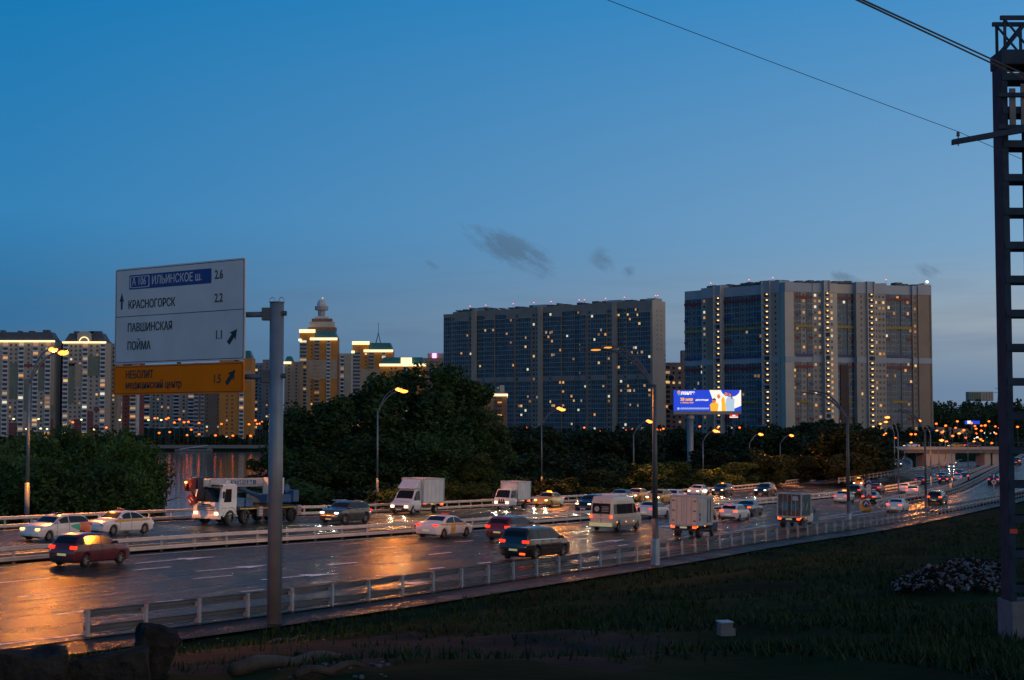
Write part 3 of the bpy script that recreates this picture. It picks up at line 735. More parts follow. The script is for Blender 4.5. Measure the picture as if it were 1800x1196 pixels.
# ---- pink block between them
def slab(name, label, px0, px1, pyt, pyb, Y, wall, nf, skew=0., depth=16., cat='apartment block', cols=None, p=.08, roof=None, done=True, group=None):
    a, b_ = at(px0, pyt, Y), at(px1, pyt, Y + skew); zb = zpx(pyb, Y); zt = a.z
    B = Bld(name, label, cat, ((a.x + b_.x) / 2, (a.y + b_.y) / 2, zb), group); f = Facade(a.xy, b_.xy); fh = (zt - 1.2 - zb) / nf
    f.box(B.mb('walls', wall), 0, f.L, zb, zt, -depth, 0)
    f.box(B.mb('parapet', roof or wall), -.2, f.L + .2, zt + .02, zt + .9, -depth, .25)
    for (u0, u1, k, m_) in cols or [(0, 1, 'W', None)]:
        c0, c1 = u0 * f.L, u1 * f.L
        if k == 'W': windows(B, f, c0 + .3, c1 - .3, zb, nf, fh, 0, p, w=1.5, gap=1.7)
        elif k == 'Q':
            f.box(B.mb('wall_strips', m_, STUFF), c0, c1, zb, zt - .3, 0, .3); windows(B, f, c0 + .3, c1 - .3, zb, nf, fh, .3, p, w=1.4, gap=1.6)
        elif k == 'B':
            f.box(B.mb('balcony_column', m_ or 'balc', STUFF), c0, c1, zb, zt - .6, -.5, .5)
            for q in range(nf):
                z = zb + q * fh; f.box(B.mb('balcony_fronts', m_ or 'balc', STUFF), c0 - .1, c1 + .1, z, z + 1.15, .5, 1.3)
                f.pane(lit_mb(B, p * 1.5), c0 + .25, c1 - .25, z + 1.2, z + fh - .25, .56)
        elif k == 'P': f.box(B.mb('wall_strips', m_, STUFF), c0, c1, zb, zt - .3, 0, .7)
    if done: B.done()
    return B, f, zb, zt, fh
B, f, zb, zt, fh = slab('apartment_block', 'pinkish block with round openings behind the gap between the two tall grey complexes', 1163, 1212, 640, 755, 1000, 'pinkC', 13, cols=[(.02, .3, 'B', 'pinkC'), (.34, .52, 'W', 0), (.55, .74, 'W', 0), (.77, .98, 'W', 0)], done=False, p=.12)
for k in (4, 10): 
    c = f.pt(.33 * f.L, zb + k * fh + 1.5, 1.45)
    B.mb('round_openings', 'black', STUFF).ball(c, (2.1, .3, 2.1), 14, 8); B.mb('opening_rims', 'balc', STUFF).tube([Vector(c) + Vector((2.2 * cos(t), -.1, 2.2 * sin(t))) for t in [2 * pi * i / 16 for i in range(17)]], .25, 5, False)
f.box(B.mb('lift_housing', 'pinkC'), f.L * .74, f.L * .95, zt, zt + 9, -12, -2)
B.done()

# ---- left skyline, with lit cornices
def cornice(B, f, a0, a1, z, d=.9, h=1.0): f.box(B.mb('cornice_light', 'led'), a0, a1, z, z + h, d - .6, d + .5)
def mansard(B, f, a0, a1, z, h, mat, depth=16., inset=3.):
    B.mb('mansard_roof', mat).hexa([f.pt(a0, z, .2), f.pt(a1, z, .2), f.pt(a1, z, -depth), f.pt(a0, z, -depth), f.pt(a0 + inset, z + h, -inset), f.pt(a1 - inset, z + h, -inset), f.pt(a1 - inset, z + h, -depth + inset), f.pt(a0 + inset, z + h, -depth + inset)])
def bandrow(B, f, a0, a1, z0, z1, mat, d=.12): f.box(B.mb('colour_field', mat, STUFF), a0, a1, z0, z1, d - .3, d)
def leftblock(label, px0, px1, pyt, cols, fields, arch=None):
    B, f, zb, zt, fh = slab('residential_tower', label, px0, px1, pyt, 775, 1140, 'pale', 22, cols=cols, done=False, p=.10, roof='darkroof')
    for u0, u1, v0, v1, m_ in fields: bandrow(B, f, u0 * f.L, u1 * f.L, zb + v0 * (zt - zb), zb + v1 * (zt - zb), m_)
    cornice(B, f, -.5, f.L + .5, zt - .8, 1.4, 1.3); mansard(B, f, .5, f.L - .5, zt + .92, 6.0, 'darkroof')
    roof_bits(B, f, 5, f.L - 5, zt + 6.9, 14, 5)
    if arch:
        c = arch * f.L; f.box(B.mb('gable', 'lightB'), c - 5.2, c + 5.2, zt + .3, zt + 5.6, .9, 1.7)
        B.mb('gable', 'lightB').poly([(c + 5.2 * cos(t), zt + 5.6 + 2.6 * sin(t)) for t in [pi * i / 10 for i in range(11)]], .9, 1.7, lambda a, b_, d: f.pt(a, b_, d))
        B.mb('arch_light', 'led').tube([f.pt(c + 3.4 * cos(t), zt + .6 + 3.2 * sin(t), 1.9) for t in [pi * i / 8 for i in range(9)]], .35, 5)
    B.done(); return f
leftblock('left edge tower with pale walls, white balconies and bright lit cornice behind the street lamp', -60, 96, 600,
          [(.42, .48, 'B', None), (.60, .66, 'B', None), (.76, .82, 'B', None), (.90, .96, 'B', None), (.48, .60, 'W', 0), (.66, .76, 'W', 0), (.82, .90, 'W', 0)],
          [(.50, .595, .42, .78, 'sage'), (.665, .755, .3, .62, 'sage'), (.825, .895, .5, .74, 'sage'), (.97, 1., .22, .36, 'sage'), (.97, 1., .36, .8, 'ochrelite'), (.97, 1, 0, .22, 'burg'), (.5, .6, .0, .18, 'burg'), (.66, .76, .74, .77, 'burg'), (.82, .9, .74, .78, 'burg')])
leftblock('tower with arched gable over its lit cornice, left of the big direction sign', 112, 186, 602,
          [(0, .12, 'B', None), (.46, .58, 'B', None), (.88, 1, 'B', None), (.12, .46, 'W', 0), (.58, .88, 'W', 0)],
          [(.13, .27, .38, .78, 'sage'), (.28, .45, .55, .78, 'ochrelite'), (.28, .45, .02, .22, 'burg'), (.59, .87, .66, .86, 'sage'), (.59, .73, .02, .30, 'burg'), (.74, .87, .3, .34, 'burg'), (.13, .27, .76, .79, 'burg'), (.74, .87, .02, .16, 'burg')], arch=.5)
slab('residential_tower', 'dark recessed wing between the two lit cornice towers at the left', 94, 114, 604, 775, 1165, 'burg', 22, cols=[(.3, .9, 'W', 0)], p=.05)
slab('residential_tower', 'grey wing with dark windows directly left of the direction sign', 184, 208, 606, 775, 1168, 'wallB', 22, cols=[(.1, .9, 'W', 0)], p=.04)
B, f, zb, zt, fh = slab('residential_tower', 'burgundy and white block seen just under the orange sign panel', 203, 246, 640, 766, 1180, 'burg', 17, cols=[(.05, .3, 'B', None), (.62, .86, 'B', None), (.32, .6, 'W', 0), (.88, 1., 'P', 'balc')], p=.1)
slab('residential_tower', 'pale grey block under the middle of the sign', 246, 292, 650, 752, 1350, 'pale', 15, cols=[(.05, .4, 'B', None), (.45, .95, 'W', 0)], p=.1)
slab('residential_tower', 'pale block with balcony columns under the right half of the sign', 290, 342, 648, 752, 1300, 'pale', 16, cols=[(.0, .25, 'W', 0), (.3, .5, 'B', None), (.55, .75, 'W', 0), (.8, 1., 'B', None)], p=.1)
slab('residential_tower', 'brown and white block beside the ochre tower under the sign corner', 341, 388, 640, 768, 1240, 'brownB', 18, cols=[(.02, .2, 'B', None), (.28, .4, 'B', None), (.42, .6, 'W', 0), (.85, 1., 'W', 0)], p=.08)
B, f, zb, zt, fh = slab('residential_tower', 'ochre tower with teal roof seen between sign panel and its pole', 386, 443, 632, 772, 1200, 'ochre', 19, cols=[(.15, .5, 'W', 0), (.62, .76, 'B', None)], p=.1, done=False)
bandrow(B, f, f.L * .76, f.L, zb + (zt - zb) * .72, zb + (zt - zb) * .86, 'ochrelite', .5); mansard(B, f, f.L * .6, f.L, zt + .92, 6, 'tealroof', 12, 2.2); B.done()
slab('residential_tower', 'slate blue block behind the left side of the sign pole', 444, 463, 640, 755, 1500, 'frameA', 18, cols=[(.1, .5, 'B', 'frameA'), (.5, .95, 'W', 0)], p=.06)
slab('residential_tower', 'pinkish white block directly behind the sign pole', 462, 492, 634, 755, 1480, 'pinkC', 18, cols=[(.05, .45, 'W', 0), (.5, .8, 'B', None)], p=.14)
B, f, zb, zt, fh = slab('residential_tower', 'brown block with a short lit cornice right of the sign pole', 500, 529, 638, 760, 1380, 'brownB', 20, cols=[(.1, .45, 'W', 0), (.5, .95, 'W', 0)], p=.03, done=False)
cornice(B, f, -.5, f.L * .42, zt - 1, 1.2, 2.); mansard(B, f, 0, f.L * .5, zt + .92, 5, 'tealroof', 12, 2); B.done()
# the ochre tower with stepped crown
def ochretower(label, px0, px1, pyt, pyl, Y, crown, nf=26):
    B, f, zb, zt, fh = slab('ochre_tower', label, px0, px1, pyt, 765, Y, 'ochre', nf, depth=22, done=False, p=.05,
        cols=[(0, .19, 'B', 'frameA'), (.30, .36, 'W', 0), (.40, .54, 'B', 'ochrelite'), (.73, .83, 'B', None), (.19, .29, 'P', 'ochre')])
    H = zt - zb
    bandrow(B, f, f.L * .2, f.L * .72, zb + H * .58, zb + H * .78, 'ochrelite', .75); bandrow(B, f, f.L * .84, f.L, zb + H * .58, zb + H * .78, 'ochrelite', .4)
    bandrow(B, f, f.L * .19, f.L * .29, zb + H * .25, zb + H * .58, 'ochrelite', .8)
    cornice(B, f, f.L * .28, f.L + .6, zt - 1.2, 1.4, 2.2); mansard(B, f, f.L * .30, f.L, zt + .92, 6.5, 'tealroof', 20, 2.5)
    f.box(B.mb('stair_tower', 'ochre'), 0, f.L * .40, zt, zt + 6.5, -14, .2)
    cornice(B, f, -.4, f.L * .42, zt + 5.6, 1.2, 3.0); cornice(B, f, -1.0, f.L * .05, zt - 2.2, 1.3, 2.2)
    if crown:
        g = [(.20, .95, 7.5, 11, 'oldbrick'), (.24, .90, 11, 16, 'lightB'), (.30, .84, 16, 19, 'oldbrick'), (.38, .74, 19, 21, 'balc')]
        for u0, u1, h0, h1, m_ in g: f.box(B.mb('crown_tier', m_), u0 * f.L, u1 * f.L, zt + h0 + .01, zt + h1, -17 + h0 * .25, -3 - h0 * .12)
        c = Vector(f.pt(f.L * .55, zt, -9))
        m_ = B.mb('lantern', 'frameA'); m_.tube([c + Vector((0, 0, 21)), c + Vector((0, 0, 27))], [3.2, 3.6], 10); m_.tube([c + Vector((0, 0, 27)), c + Vector((0, 0, 30.5))], [6.2, 6.2], 12); 
        B.mb('dome', 'balc').ball(c + Vector((0, 0, 32.5)), (4.2, 4.2, 4.5), 10, 6); B.mb('roof_lamp', 'lit1').ball(c + Vector((1, -1, 38)), .8, 6, 4)
    else:
        c = Vector(f.pt(f.L * .62, zt + 6, -9)); m_ = B.mb('spire', 'tealroof')
        for a in range(4): m_.tube([c + Vector((3.5 * cos(a * pi / 2 + .8), 3.5 * sin(a * pi / 2 + .8), 0)), c + Vector((0, 0, 11))], .35, 5)
        m_.tube([c + Vector((0, 0, 10)), c + Vector((0, 0, 20))], .25, 5)
    B.done()
ochretower('tallest ochre tower with stepped domed crown and glowing cornices', 527, 592, 596, 583, 1400, True)
slab('residential_tower', 'white and cream slab tower right of the domed ochre tower', 592, 618, 623, 760, 1600, 'lightB', 20, cols=[(.05, .2, 'W', 0), (.25, .5, 'B', None), (.52, 1., 'P', 'pierA')], p=.12)
ochretower('ochre tower with a metal spire and glowing cornices above the big trees', 620, 690, 617, 606, 1400, False, 23)
B, f, zb, zt, fh = slab('residential_tower', 'lower ochre block with an arched gable and lit cornice peeping over the big trees', 668, 748, 642, 765, 1250, 'ochre', 18, cols=[(.5, .62, 'B', None), (.2, .4, 'W', 0), (.7, .95, 'W', 0)], done=False, p=.1)
cornice(B, f, -.4, f.L + .4, zt - 1, 1.4, 2.); mansard(B, f, .3, f.L - .3, zt + .92, 5.5, 'tealroof', 15, 2.4); f.box(B.mb('gable', 'led'), f.L * .46, f.L * .70, zt + 1, zt + 6, .6, 1.4); B.done()
B, f, zb, zt, fh = slab('office_block', 'dim grey block with a pink glowing sign left of the long slab block', 734, 784, 631, 760, 1700, 'brownB', 20, cols=[(.05, .95, 'W', 0)], p=.02, cat='office block', done=False)
MT['pinksign'] = E('pink_sign', (1., .18, .55), 5., False); f.box(B.mb('pink_sign', 'pinksign'), f.L * .52, f.L * .66, zt + 1, zt + 6, .2, .8); f.box(B.mb('upper_storey', 'wallB'), f.L * .35, f.L, zt + .95, zt + 6, -14, -1); B.done()
B, f, zb, zt, fh = slab('residential_tower', 'red brown brick block with bright cornice in front of the slab block, beside the trees', 846, 891, 694, 765, 800, 'oldbrick', 9, cols=[(.45, .62, 'W', 0), (.62, .82, 'B', 'oldbrick')], done=False, p=.04)
cornice(B, f, -.4, f.L + .5, zt - .8, 1.2, 1.2); mansard(B, f, .2, f.L * .72, zt + .92, 3, 'tealroof', 12, 1.4); f.box(B.mb('lift_housing', 'frameA'), f.L * .72, f.L * .9, zt + .92, zt + 5, -8, -1); B.done()
B, f, zb, zt, fh = slab('office_block', 'distant pale block on the wooded skyline at the right', 1703, 1746, 690, 705, 2300, 'pale', 4, cols=[(.0, .5, 'Q', 'sage'), (.55, 1., 'W', 0)], cat='building', p=.05)
# ---- far bank promenade
bk = MB(); bk.bx(-330, 25, 757.5, 759.5, .4, 2.9); o = bk.build('embankment_wall', 'concrete'); tag(o, 'low concrete embankment wall along the far river bank', 'wall')
o = empty('pier', (-155, 752, 0), radians(-4), 'white floating landing stage with sloping gangway on the far bank', 'pier')
MB().bx(-9, 9, -3, 0, .1, .9).build('pontoon', 'concrete', o); MB().box((0, -2, 1.9), (14, .3, .3), m=Matrix.Rotation(radians(-8), 3, 'Y')).build('gangway', 'balc', o); MB().bx(7, 8.6, -2.6, -1.2, .9, 2.3).build('cabin', 'concrete', o)
# ---------------------------------------------------------------- trees
def crown_mesh(name, seed, rx, rz, n, leaf, mat, clumps=26, droop=0., flat=.0):
    r = random.Random(seed); m = MB(); cl = []
    for i in range(clumps):
        th = r.uniform(0, 2 * pi); h = r.uniform(-.95, 1.); q = sqrt(max(0, 1 - h * h * .8)) * (r.random() ** .45) * .86
        if h < -.3: q *= .85
        cl.append((Vector((rx * q * cos(th), rx * q * sin(th), rz * h * .86)), r.uniform(.20, .42) * rx, r.uniform(.75, 1.25)))
    for k in range(n):
        c, rad, w = cl[int(r.random() ** .9 * clumps)]
        d = Vector((r.gauss(0, 1), r.gauss(0, 1), r.gauss(0, 1))); d.normalize()
        p = c + Vector((d.x, d.y, d.z * (.75 + droop))) * rad * (r.random() ** .35) * w
        if droop: p.z -= droop * r.random() * rad * .8
        s = leaf * r.uniform(.55, 1.35); a = Vector((r.gauss(0, 1), r.gauss(0, 1), r.gauss(0, .55) - droop * 1.5)).normalized(); b_ = a.cross(Vector((r.gauss(0, 1), r.gauss(0, 1), r.gauss(0, 1)))).normalized()
        m.add((p - a * s, p + b_ * s * .42, p + a * s, p - b_ * s * .42), ((0, 1, 2, 3),))
    return m.mesh(name, mat)
def trunk_mesh(seed, h, rad, rx, rz):
    r = random.Random(seed); m = MB(); top = h + rz * .5
    p = [Vector((r.uniform(-.15, .15) * i, r.uniform(-.15, .15) * i, top * i / 5)) for i in range(6)]
    m.tube(p, [rad * (1 - .15 * i) for i in range(6)], 7)
    for i in range(7):
        b0 = p[2 + i % 3]; th = r.uniform(0, 2 * pi); l = rx * r.uniform(.5, .9)
        e = b0 + Vector((cos(th) * l, sin(th) * l, l * r.uniform(.4, .9))); m.tube([b0, b0.lerp(e, .5) + Vector((0, 0, .15 * l)), e], [rad * .45, rad * .3, rad * .1], 5)
    return m.mesh('trunk', 'bark', True)
KIND = {}
def kind(k, rx, rz, n, leaf, mat, droop=0., clumps=26, trunk=2.2, rad=.22, seeds=(1, 2, 3)):
    KIND[k] = [(crown_mesh('crown', s * 31 + hash_(k), rx, rz, n, leaf, mat, clumps, droop), trunk_mesh(s * 17 + hash_(k), trunk, rad, rx, rz)) for s in seeds], rz, trunk
def hash_(s): return sum(ord(c) * (i + 3) for i, c in enumerate(s))
kind('tree', 3.6, 4.6, 10000, .21, 'leaf_dark', clumps=34, trunk=2.6)
kind('willow', 3.6, 3.6, 9500, .20, 'leaf_willow', droop=.5, clumps=30, trunk=1.2)
kind('bush', 3.2, 2.4, 6000, .19, 'leaf_dark', clumps=24, trunk=.3, rad=.1)
kind('thicket', 6.0, 4.2, 8500, .36, 'leaf_far', clumps=30, trunk=1.2, rad=.25)
NT = 0
def tree(k, name, label, cat, px, pytop, Y, wscale=1., zg=None, group=None):
    """top of the crown at photo pixel (px, pytop), standing at distance Y"""
    global NT
    var, rz, tr = KIND[k]; cm_, tm_ = var[NT % len(var)]; NT += 1
    p = at(px, pytop, Y); z = ground(p.x, p.y) if zg is None else zg
    h = max(1.5, p.z - z); s = h / (tr + 2 * rz * .97)
    o = empty(name, (p.x, p.y, z - .15), R.uniform(0, 6.28), label, cat, group)
    inst('trunk', tm_, o, scale=(s, s, s)); c = inst('crown', cm_, o, (0, 0, (tr + rz) * s), scale=(s * wscale, s * wscale, s))
    return o
# willows on the near bank at the left
WG = 'willows on the river bank at the left'
for px, py, Y, ws, lb in ((-30, 772, 178, 1.1, 'willow cut by the left photo edge below the pale towers'), (30, 768, 215, 1.2, 'willow behind the left street lamp pole'), (82, 775, 190, 1.05, 'willow just right of the left street lamp pole'),
        (128, 760, 225, 1.1, 'taller willow at the back of the left clump, below the gabled tower'), (165, 770, 200, 1.0, 'willow in the middle of the left clump'), (205, 763, 222, 1.05, 'willow below the left edge of the orange sign panel'),
        (228, 778, 185, .85, 'willow leaning towards the river inside the left clump'), (254, 784, 190, .72, 'rounded willow at the river end of the left clump'), (20, 812, 150, 1.3, 'low willow at the foot of the left clump by the lamp pole'), (95, 818, 148, 1.35, 'low willow above the white and orange car'), (170, 822, 150, 1.3, 'low willow above the white taxi'), (220, 840, 152, 1.0, 'lowest willow at the water edge of the left clump')):
    tree('willow', 'willow_tree', lb, 'tree', px, py, Y, ws, group=WG)
TG = 'dark trees beyond the far guardrail'
for px, py, Y, ws, lb in ((478, 778, 165, .8, 'small dark tree left of the sign pole by the water'), (508, 722, 185, .95, 'dark tree right of the sign pole, below the brown block'), (548, 708, 178, 1.0, 'dark tree standing below the domed ochre tower'), (590, 722, 190, .95, 'dark tree below the cream slab tower'),
        (640, 668, 176, .95, 'tall tree whose crown tops the left of the big grove'), (690, 655, 190, .9, 'tall tree directly behind the lit street lamp'), (737, 648, 182, .95, 'tallest tree of the grove below the arched gable'), (788, 652, 178, .95, 'tall tree left of the red brown brick block'), (832, 676, 186, .9, 'tall tree in front of the red brown brick block'), (858, 722, 176, .85, 'tree at the right end of the big grove'),
        (530, 790, 152, 1.3, 'bushy tree behind the dark grey car'), (585, 800, 154, 1.3, 'bushy tree above the dark grey car'), (640, 770, 158, 1.2, 'bushy tree left of the second lamp pole'), (700, 775, 156, 1.25, 'bushy tree behind the white box van'), (755, 760, 160, 1.2, 'bushy tree right of the white box van'), (812, 770, 162, 1.2, 'bushy tree between the two white box trucks'), (850, 800, 158, 1.1, 'bushy tree behind the small white box truck')):
    tree('tree', 'tree', lb, 'tree', px, py, Y + (10 if Y < 170 else 4), ws, group=TG)
BG = 'bushes on the river bank beyond the far carriageway'
bl = [(490, 862, 146, 'bush behind the crane truck tail'), (508, 842, 146, 'bush right of the sign pole, behind the crane'), (560, 858, 143, 'low bush above the dark grey car roof'), (625, 855, 146, 'low bush left of the lamp by the box van'), (668, 848, 148, 'low bush behind the box van cab'),
      (745, 850, 150, 'low bush above the rear of the box van'), (800, 845, 152, 'low bush between the white trucks'), (842, 848, 154, 'low bush left of the small white truck'), (905, 838, 172, 'bush above the small white truck'), (955, 842, 178, 'bush at the foot of the third lamp pole'), (1005, 838, 186, 'bush right of the third lamp pole'),
      (1055, 828, 196, 'bush above the cream minibus'), (1098, 815, 206, 'rounded bush left of the near lamp pole'), (1135, 812, 214, 'rounded bush behind the near lamp pole'), (1175, 815, 222, 'bush left of the billboard pole'), (1215, 824, 224, 'bush at the foot of the billboard pole'), (1262, 822, 232, 'bush right of the billboard pole'), (1305, 815, 240, 'bush behind the lamp pole right of the billboard')]
for px, py, Y, lb in bl: tree('bush', 'bush', lb, 'bush', px, py, Y + 9, 1.5, group=BG)
fl = [(890, 762, 330, 'thicket below the left half of the slab block'), (935, 752, 380, 'thicket behind the third lamp pole'), (985, 758, 345, 'thicket below the middle of the slab block'), (1035, 760, 390, 'thicket above the cream minibus, at the back'), (1085, 758, 350, 'thicket left of the near lamp pole, at the back'), (1130, 757, 400, 'thicket below the beige end wall'), (1178, 758, 360, 'thicket below the pinkish block'),
      (1230, 763, 410, 'thicket behind the billboard pole'), (1275, 764, 360, 'thicket below the left stair column'), (1320, 760, 400, 'thicket below the stepped complex, by a lamp'), (1358, 756, 330, 'thicket behind the parked looking lamp row'), (1395, 745, 345, 'tall thicket left of the tall near lamp pole'), (1430, 742, 350, 'tall dark thicket below the corner of the stepped complex'), (1465, 748, 340, 'tall thicket left of the near side mast lamp'), (1500, 752, 285, 'thicket right of the near side mast lamp'), (1522, 772, 300, 'thicket at the right end of the bushes beside the loop ramp'),
      (1355, 800, 262, 'dark bushes above the black off road car'), (1405, 800, 285, 'dark bushes above the far road bend'), (1450, 798, 290, 'dark bushes beside the bend of the loop ramp'), (1495, 798, 272, 'dark bushes left of the loop ramp'), (910, 800, 245, 'dark bank thicket left of the third lamp pole'), (975, 802, 250, 'dark bank thicket right of the third lamp pole'), (1040, 800, 255, 'dark bank thicket above the minibus'), (1250, 792, 262, 'dark bank thicket behind the billboard foot'), (1300, 790, 265, 'dark bank thicket right of the billboard foot'), (1590, 772, 520, 'dark clump before the flyover abutment'), (1655, 765, 640, 'dark clump right of the stepped complex')]
for px, py, Y, lb in fl: tree('thicket', 'thicket', lb, 'bush', px, py, Y, 1.25, group='thickets along the river and below the towers')
# forest on the skyline and greenery round the far buildings: nobody could count them
def forest(name, spots, mat, leaf, dens, seed):
    r = random.Random(seed); m = MB()
    for x, y, z, h in spots:
        w = h * r.uniform(.30, .45)
        for k in range(dens):
            th = r.uniform(0, 2 * pi); t = r.random(); q = w * (1.05 - t * .85) * sqrt(r.random()); p = Vector((x + q * cos(th), y + q * sin(th), z + h * (.08 + .92 * t)))
            a = Vector((r.gauss(0, 1), r.gauss(0, 1), r.gauss(0, .7))).normalized() * leaf * r.uniform(.6, 1.3); b_ = a.cross(Vector((r.gauss(0, 1), r.gauss(0, 1), r.gauss(0, 1)))).normalized() * leaf * .6
            m.add((p - a, p + b_, p + a, p - b_), ((0, 1, 2, 3),))
    o = m.build(name, mat); o['kind'] = 'stuff'; return o
r = random.Random(5); sp = []
for i in range(900):
    Y = r.uniform(1150, 1900); u = r.uniform(1610, 2080); p = at(u, 700, Y); sp.append((p.x, p.y, ground(p.x, p.y) - 1, r.uniform(13, 19)))
forest('forest', sp, 'leaf_far', 1.5, 55, 3)
sp = []
for i in range(420):
    Y = r.uniform(1300, 2200); u = r.uniform(-500, 1250); p = at(u, 700, Y); sp.append((p.x, p.y, ground(p.x, p.y) - 1, r.uniform(9, 15)))
for i in range(230):
    Y = r.uniform(775, 830); u = r.uniform(-60, 880); p = at(u, 760, Y); sp.append((p.x, p.y, ground(p.x, p.y) - .5, r.uniform(3, 6.0)))
for i in range(150):
    Y = r.uniform(600, 800); u = r.uniform(900, 1760); p = at(u, 760, Y); sp.append((p.x, p.y, ground(p.x, p.y) - .5, r.uniform(4, 8.5)))
for i in range(120):
    Y = r.uniform(560, 900); u = r.uniform(1560, 1950); p = at(u, 760, Y); sp.append((p.x, p.y, ground(p.x, p.y) - .5, r.uniform(3, 6)))
forest('far_greenery', sp, 'leaf_far', .95, 60, 4)
# long grass and weeds on the near embankment
def weeds(name, n, seed):
    r = random.Random(seed); m = MB(); X = []; Yv = []
    while len(X) < n:
        Y = 22 + 150 * r.random() ** 1.9; x = r.uniform(-.42, .42) * Y
        if noise.noise((x * .16, Y * .16, 3.)) + r.uniform(-.25, .25) < -.08: continue
        if x < 4 and 22 < Y < 42 and x > -11 and r.random() < .80: continue
        X.append(x); Yv.append(Y)
    X = np.array(X); Yv = np.array(Yv); dG, _, _ = dist_np(X, Yv, G); Z = ground_np(X, Yv)
    for x, y, z, d in zip(X, Yv, Z, dG):
        if d > -2.6: continue
        s = .5 + .5 * noise.noise((x * .3, y * .3, 9.)); h0 = (.08 + .20 * max(0, s)) * r.uniform(.6, 1.4)
        for b_ in range(3):
            th = r.uniform(0, 2 * pi); l = r.uniform(.0, .22); w = .018 + .00035 * y; bx, by = x + r.uniform(-.15, .15), y + r.uniform(-.15, .15)
            px_, py_ = -sin(th) * w, cos(th) * w; tx_, ty_ = bx + cos(th) * l, by + sin(th) * l
            m.add(((bx - px_, by - py_, z - .03), (bx + px_, by + py_, z - .03), (tx_ + px_ * .2, ty_ + py_ * .2, z + h0)), ((0, 1, 2),))
    o = m.build(name, 'leaf_grass'); o['kind'] = 'stuff'
weeds('long_grass', 26000, 11)
# ---------------------------------------------------------------- street lamps
def lamp_light(p, power, size=118, nrm=(0, 0, -1), col=(1., .28, .02)):
    l = bpy.data.lights.new('lamp_light', 'SPOT'); l.energy = power; l.color = col; l.spot_size = radians(size); l.spot_blend = .25; l.shadow_soft_size = .25
    o = bpy.data.objects.new('lamp_light', l); COL.objects.link(o); o.location = p; return o
def road_dir(p): return nearest(FAR, p)[1]
def street_lamp(base, hgt, arm, ang, label, lit=True, spread=14., mat='pole', rad=.09, thick=None, power=2600, group=None, heads=2, droop=1.2, foot=False, heado=None, reach=1., lens='sodium', cone=165, tilt=1.45):
    """base: foot; arm reaches `reach` metres in plan direction ang (radians)"""
    o = empty('street_lamp', base, 0, label, 'street lamp', group)
    m = MB(); m.tube([(0, 0, -.4), (0, 0, hgt * .22)], [rad * 1.45, rad * 1.4], 10); m.tube([(0, 0, hgt * .22), (0, 0, hgt * .82)], [rad * 1.15, rad * .8], 10)
    m.build('pole', mat, o, smooth=True)
    if foot:
        m = MB(); m.tube([(0, 0, -.3), (0, 0, .12)], .42, 10); m.tube([(0, 0, .12), (0, 0, 1.6)], .26, 8); m.build('base', 'steel', o, bevel=.02)
    for i in range(heads):
        a = ang + radians(spread) * (i - (heads - 1) / 2) * 2; c, s = cos(a), sin(a); hz_ = hgt + (0 if i == 0 else -.12 * hgt * .12)
        path = [Vector((c * reach * q, s * reach * q, hgt * .80 + (hz_ - hgt * .80) * (1 - (1 - q) ** 2.2))) for q in (0, .08, .2, .4, .65, .9, 1.)]
        m = MB(); m.tube(path, [rad * .62] * 4 + [rad * .5] * 3, 7); m.build('arm', mat, o, smooth=True)
        hd = MB(); t = (path[-1] - path[-2]).normalized(); p = path[-1] + t * .35
        M = Matrix(((t.x, -s, -t.z * c), (t.y, c, -t.z * s), (t.z, 0, hypot(t.x, t.y)))).to_3x3()
        hd.box(p + M @ Vector((0, 0, .06)), (.85, .30, .11), m=M); h = hd.build('lamp_head', 'steel_dark', o, bevel=.03)
        if lit:
            lm = MB(); lm.ball((0, 0, 0), (.40, .27, .18) if lens == 'sodium' else (.34, .13, .05), 12, 7); q = lm.build('lens', lens, h, smooth=True); q.location = p - Vector((0, 0, .04)); q.rotation_euler = (0, 0, a)
            if i == 0 and power:
                l = lamp_light(Vector(base) + p - Vector((0, 0, .22)), power, cone); l.parent = o; l.matrix_parent_inverse = Matrix.Identity(4); l.location = p - Vector((0, 0, .22)); l.rotation_euler = Vector((-cos(ang) * tilt, -sin(ang) * tilt, 1.)).to_track_quat('Z', 'Y').to_euler()
    return o
FG = 'street lamps along the far carriageway'
def far_lamp(bx_, by_, hx, hy, label, **k):
    b_ = on(bx_, by_); t = road_dir(b_.xy); ang = atan2(t.y, t.x) - pi / 2 + .1
    hp = at(hx, hy, b_.y); hgt = hp.z - b_.z
    # reach so that the head lands at photo column hx
    nx = cos(ang); ny = sin(ang); u = (hx - CX) / F
    reach = (u * b_.y - b_.x) / (nx - u * ny) - .35
    return street_lamp(tuple(b_), hgt, 0, ang, label, reach=max(.8, reach), group=FG, **k)
far_lamp(47, 915, 103, 616, 'lit double headed street lamp at the left edge before the pale towers', power=27000, rad=.12)
far_lamp(663, 886, 707, 685, 'lit street lamp rising between the dark grey car and the white box van', power=11907)
far_lamp(952, 872, 987, 718, 'lit street lamp above the yellow taxi, before the slab block', power=10992)
far_lamp(1114, 866, 1142, 740, 'lit street lamp just left of the tall unlit near pole', power=9617)
far_lamp(1236, 860, 1258, 757, 'lit street lamp right of the billboard pole', power=9617)
far_lamp(1318, 853, 1337, 763, 'lit street lamp above the black off road car', power=9617)
far_lamp(1372, 847, 1391, 765, 'lit street lamp left of the tall near pole at the bend', power=9617)
far_lamp(1442, 838, 1460, 772, 'small lit street lamp just left of the tall pole at the bend', power=19828, rad=.08)
NG = 'tall lamp posts along the near guardrail'
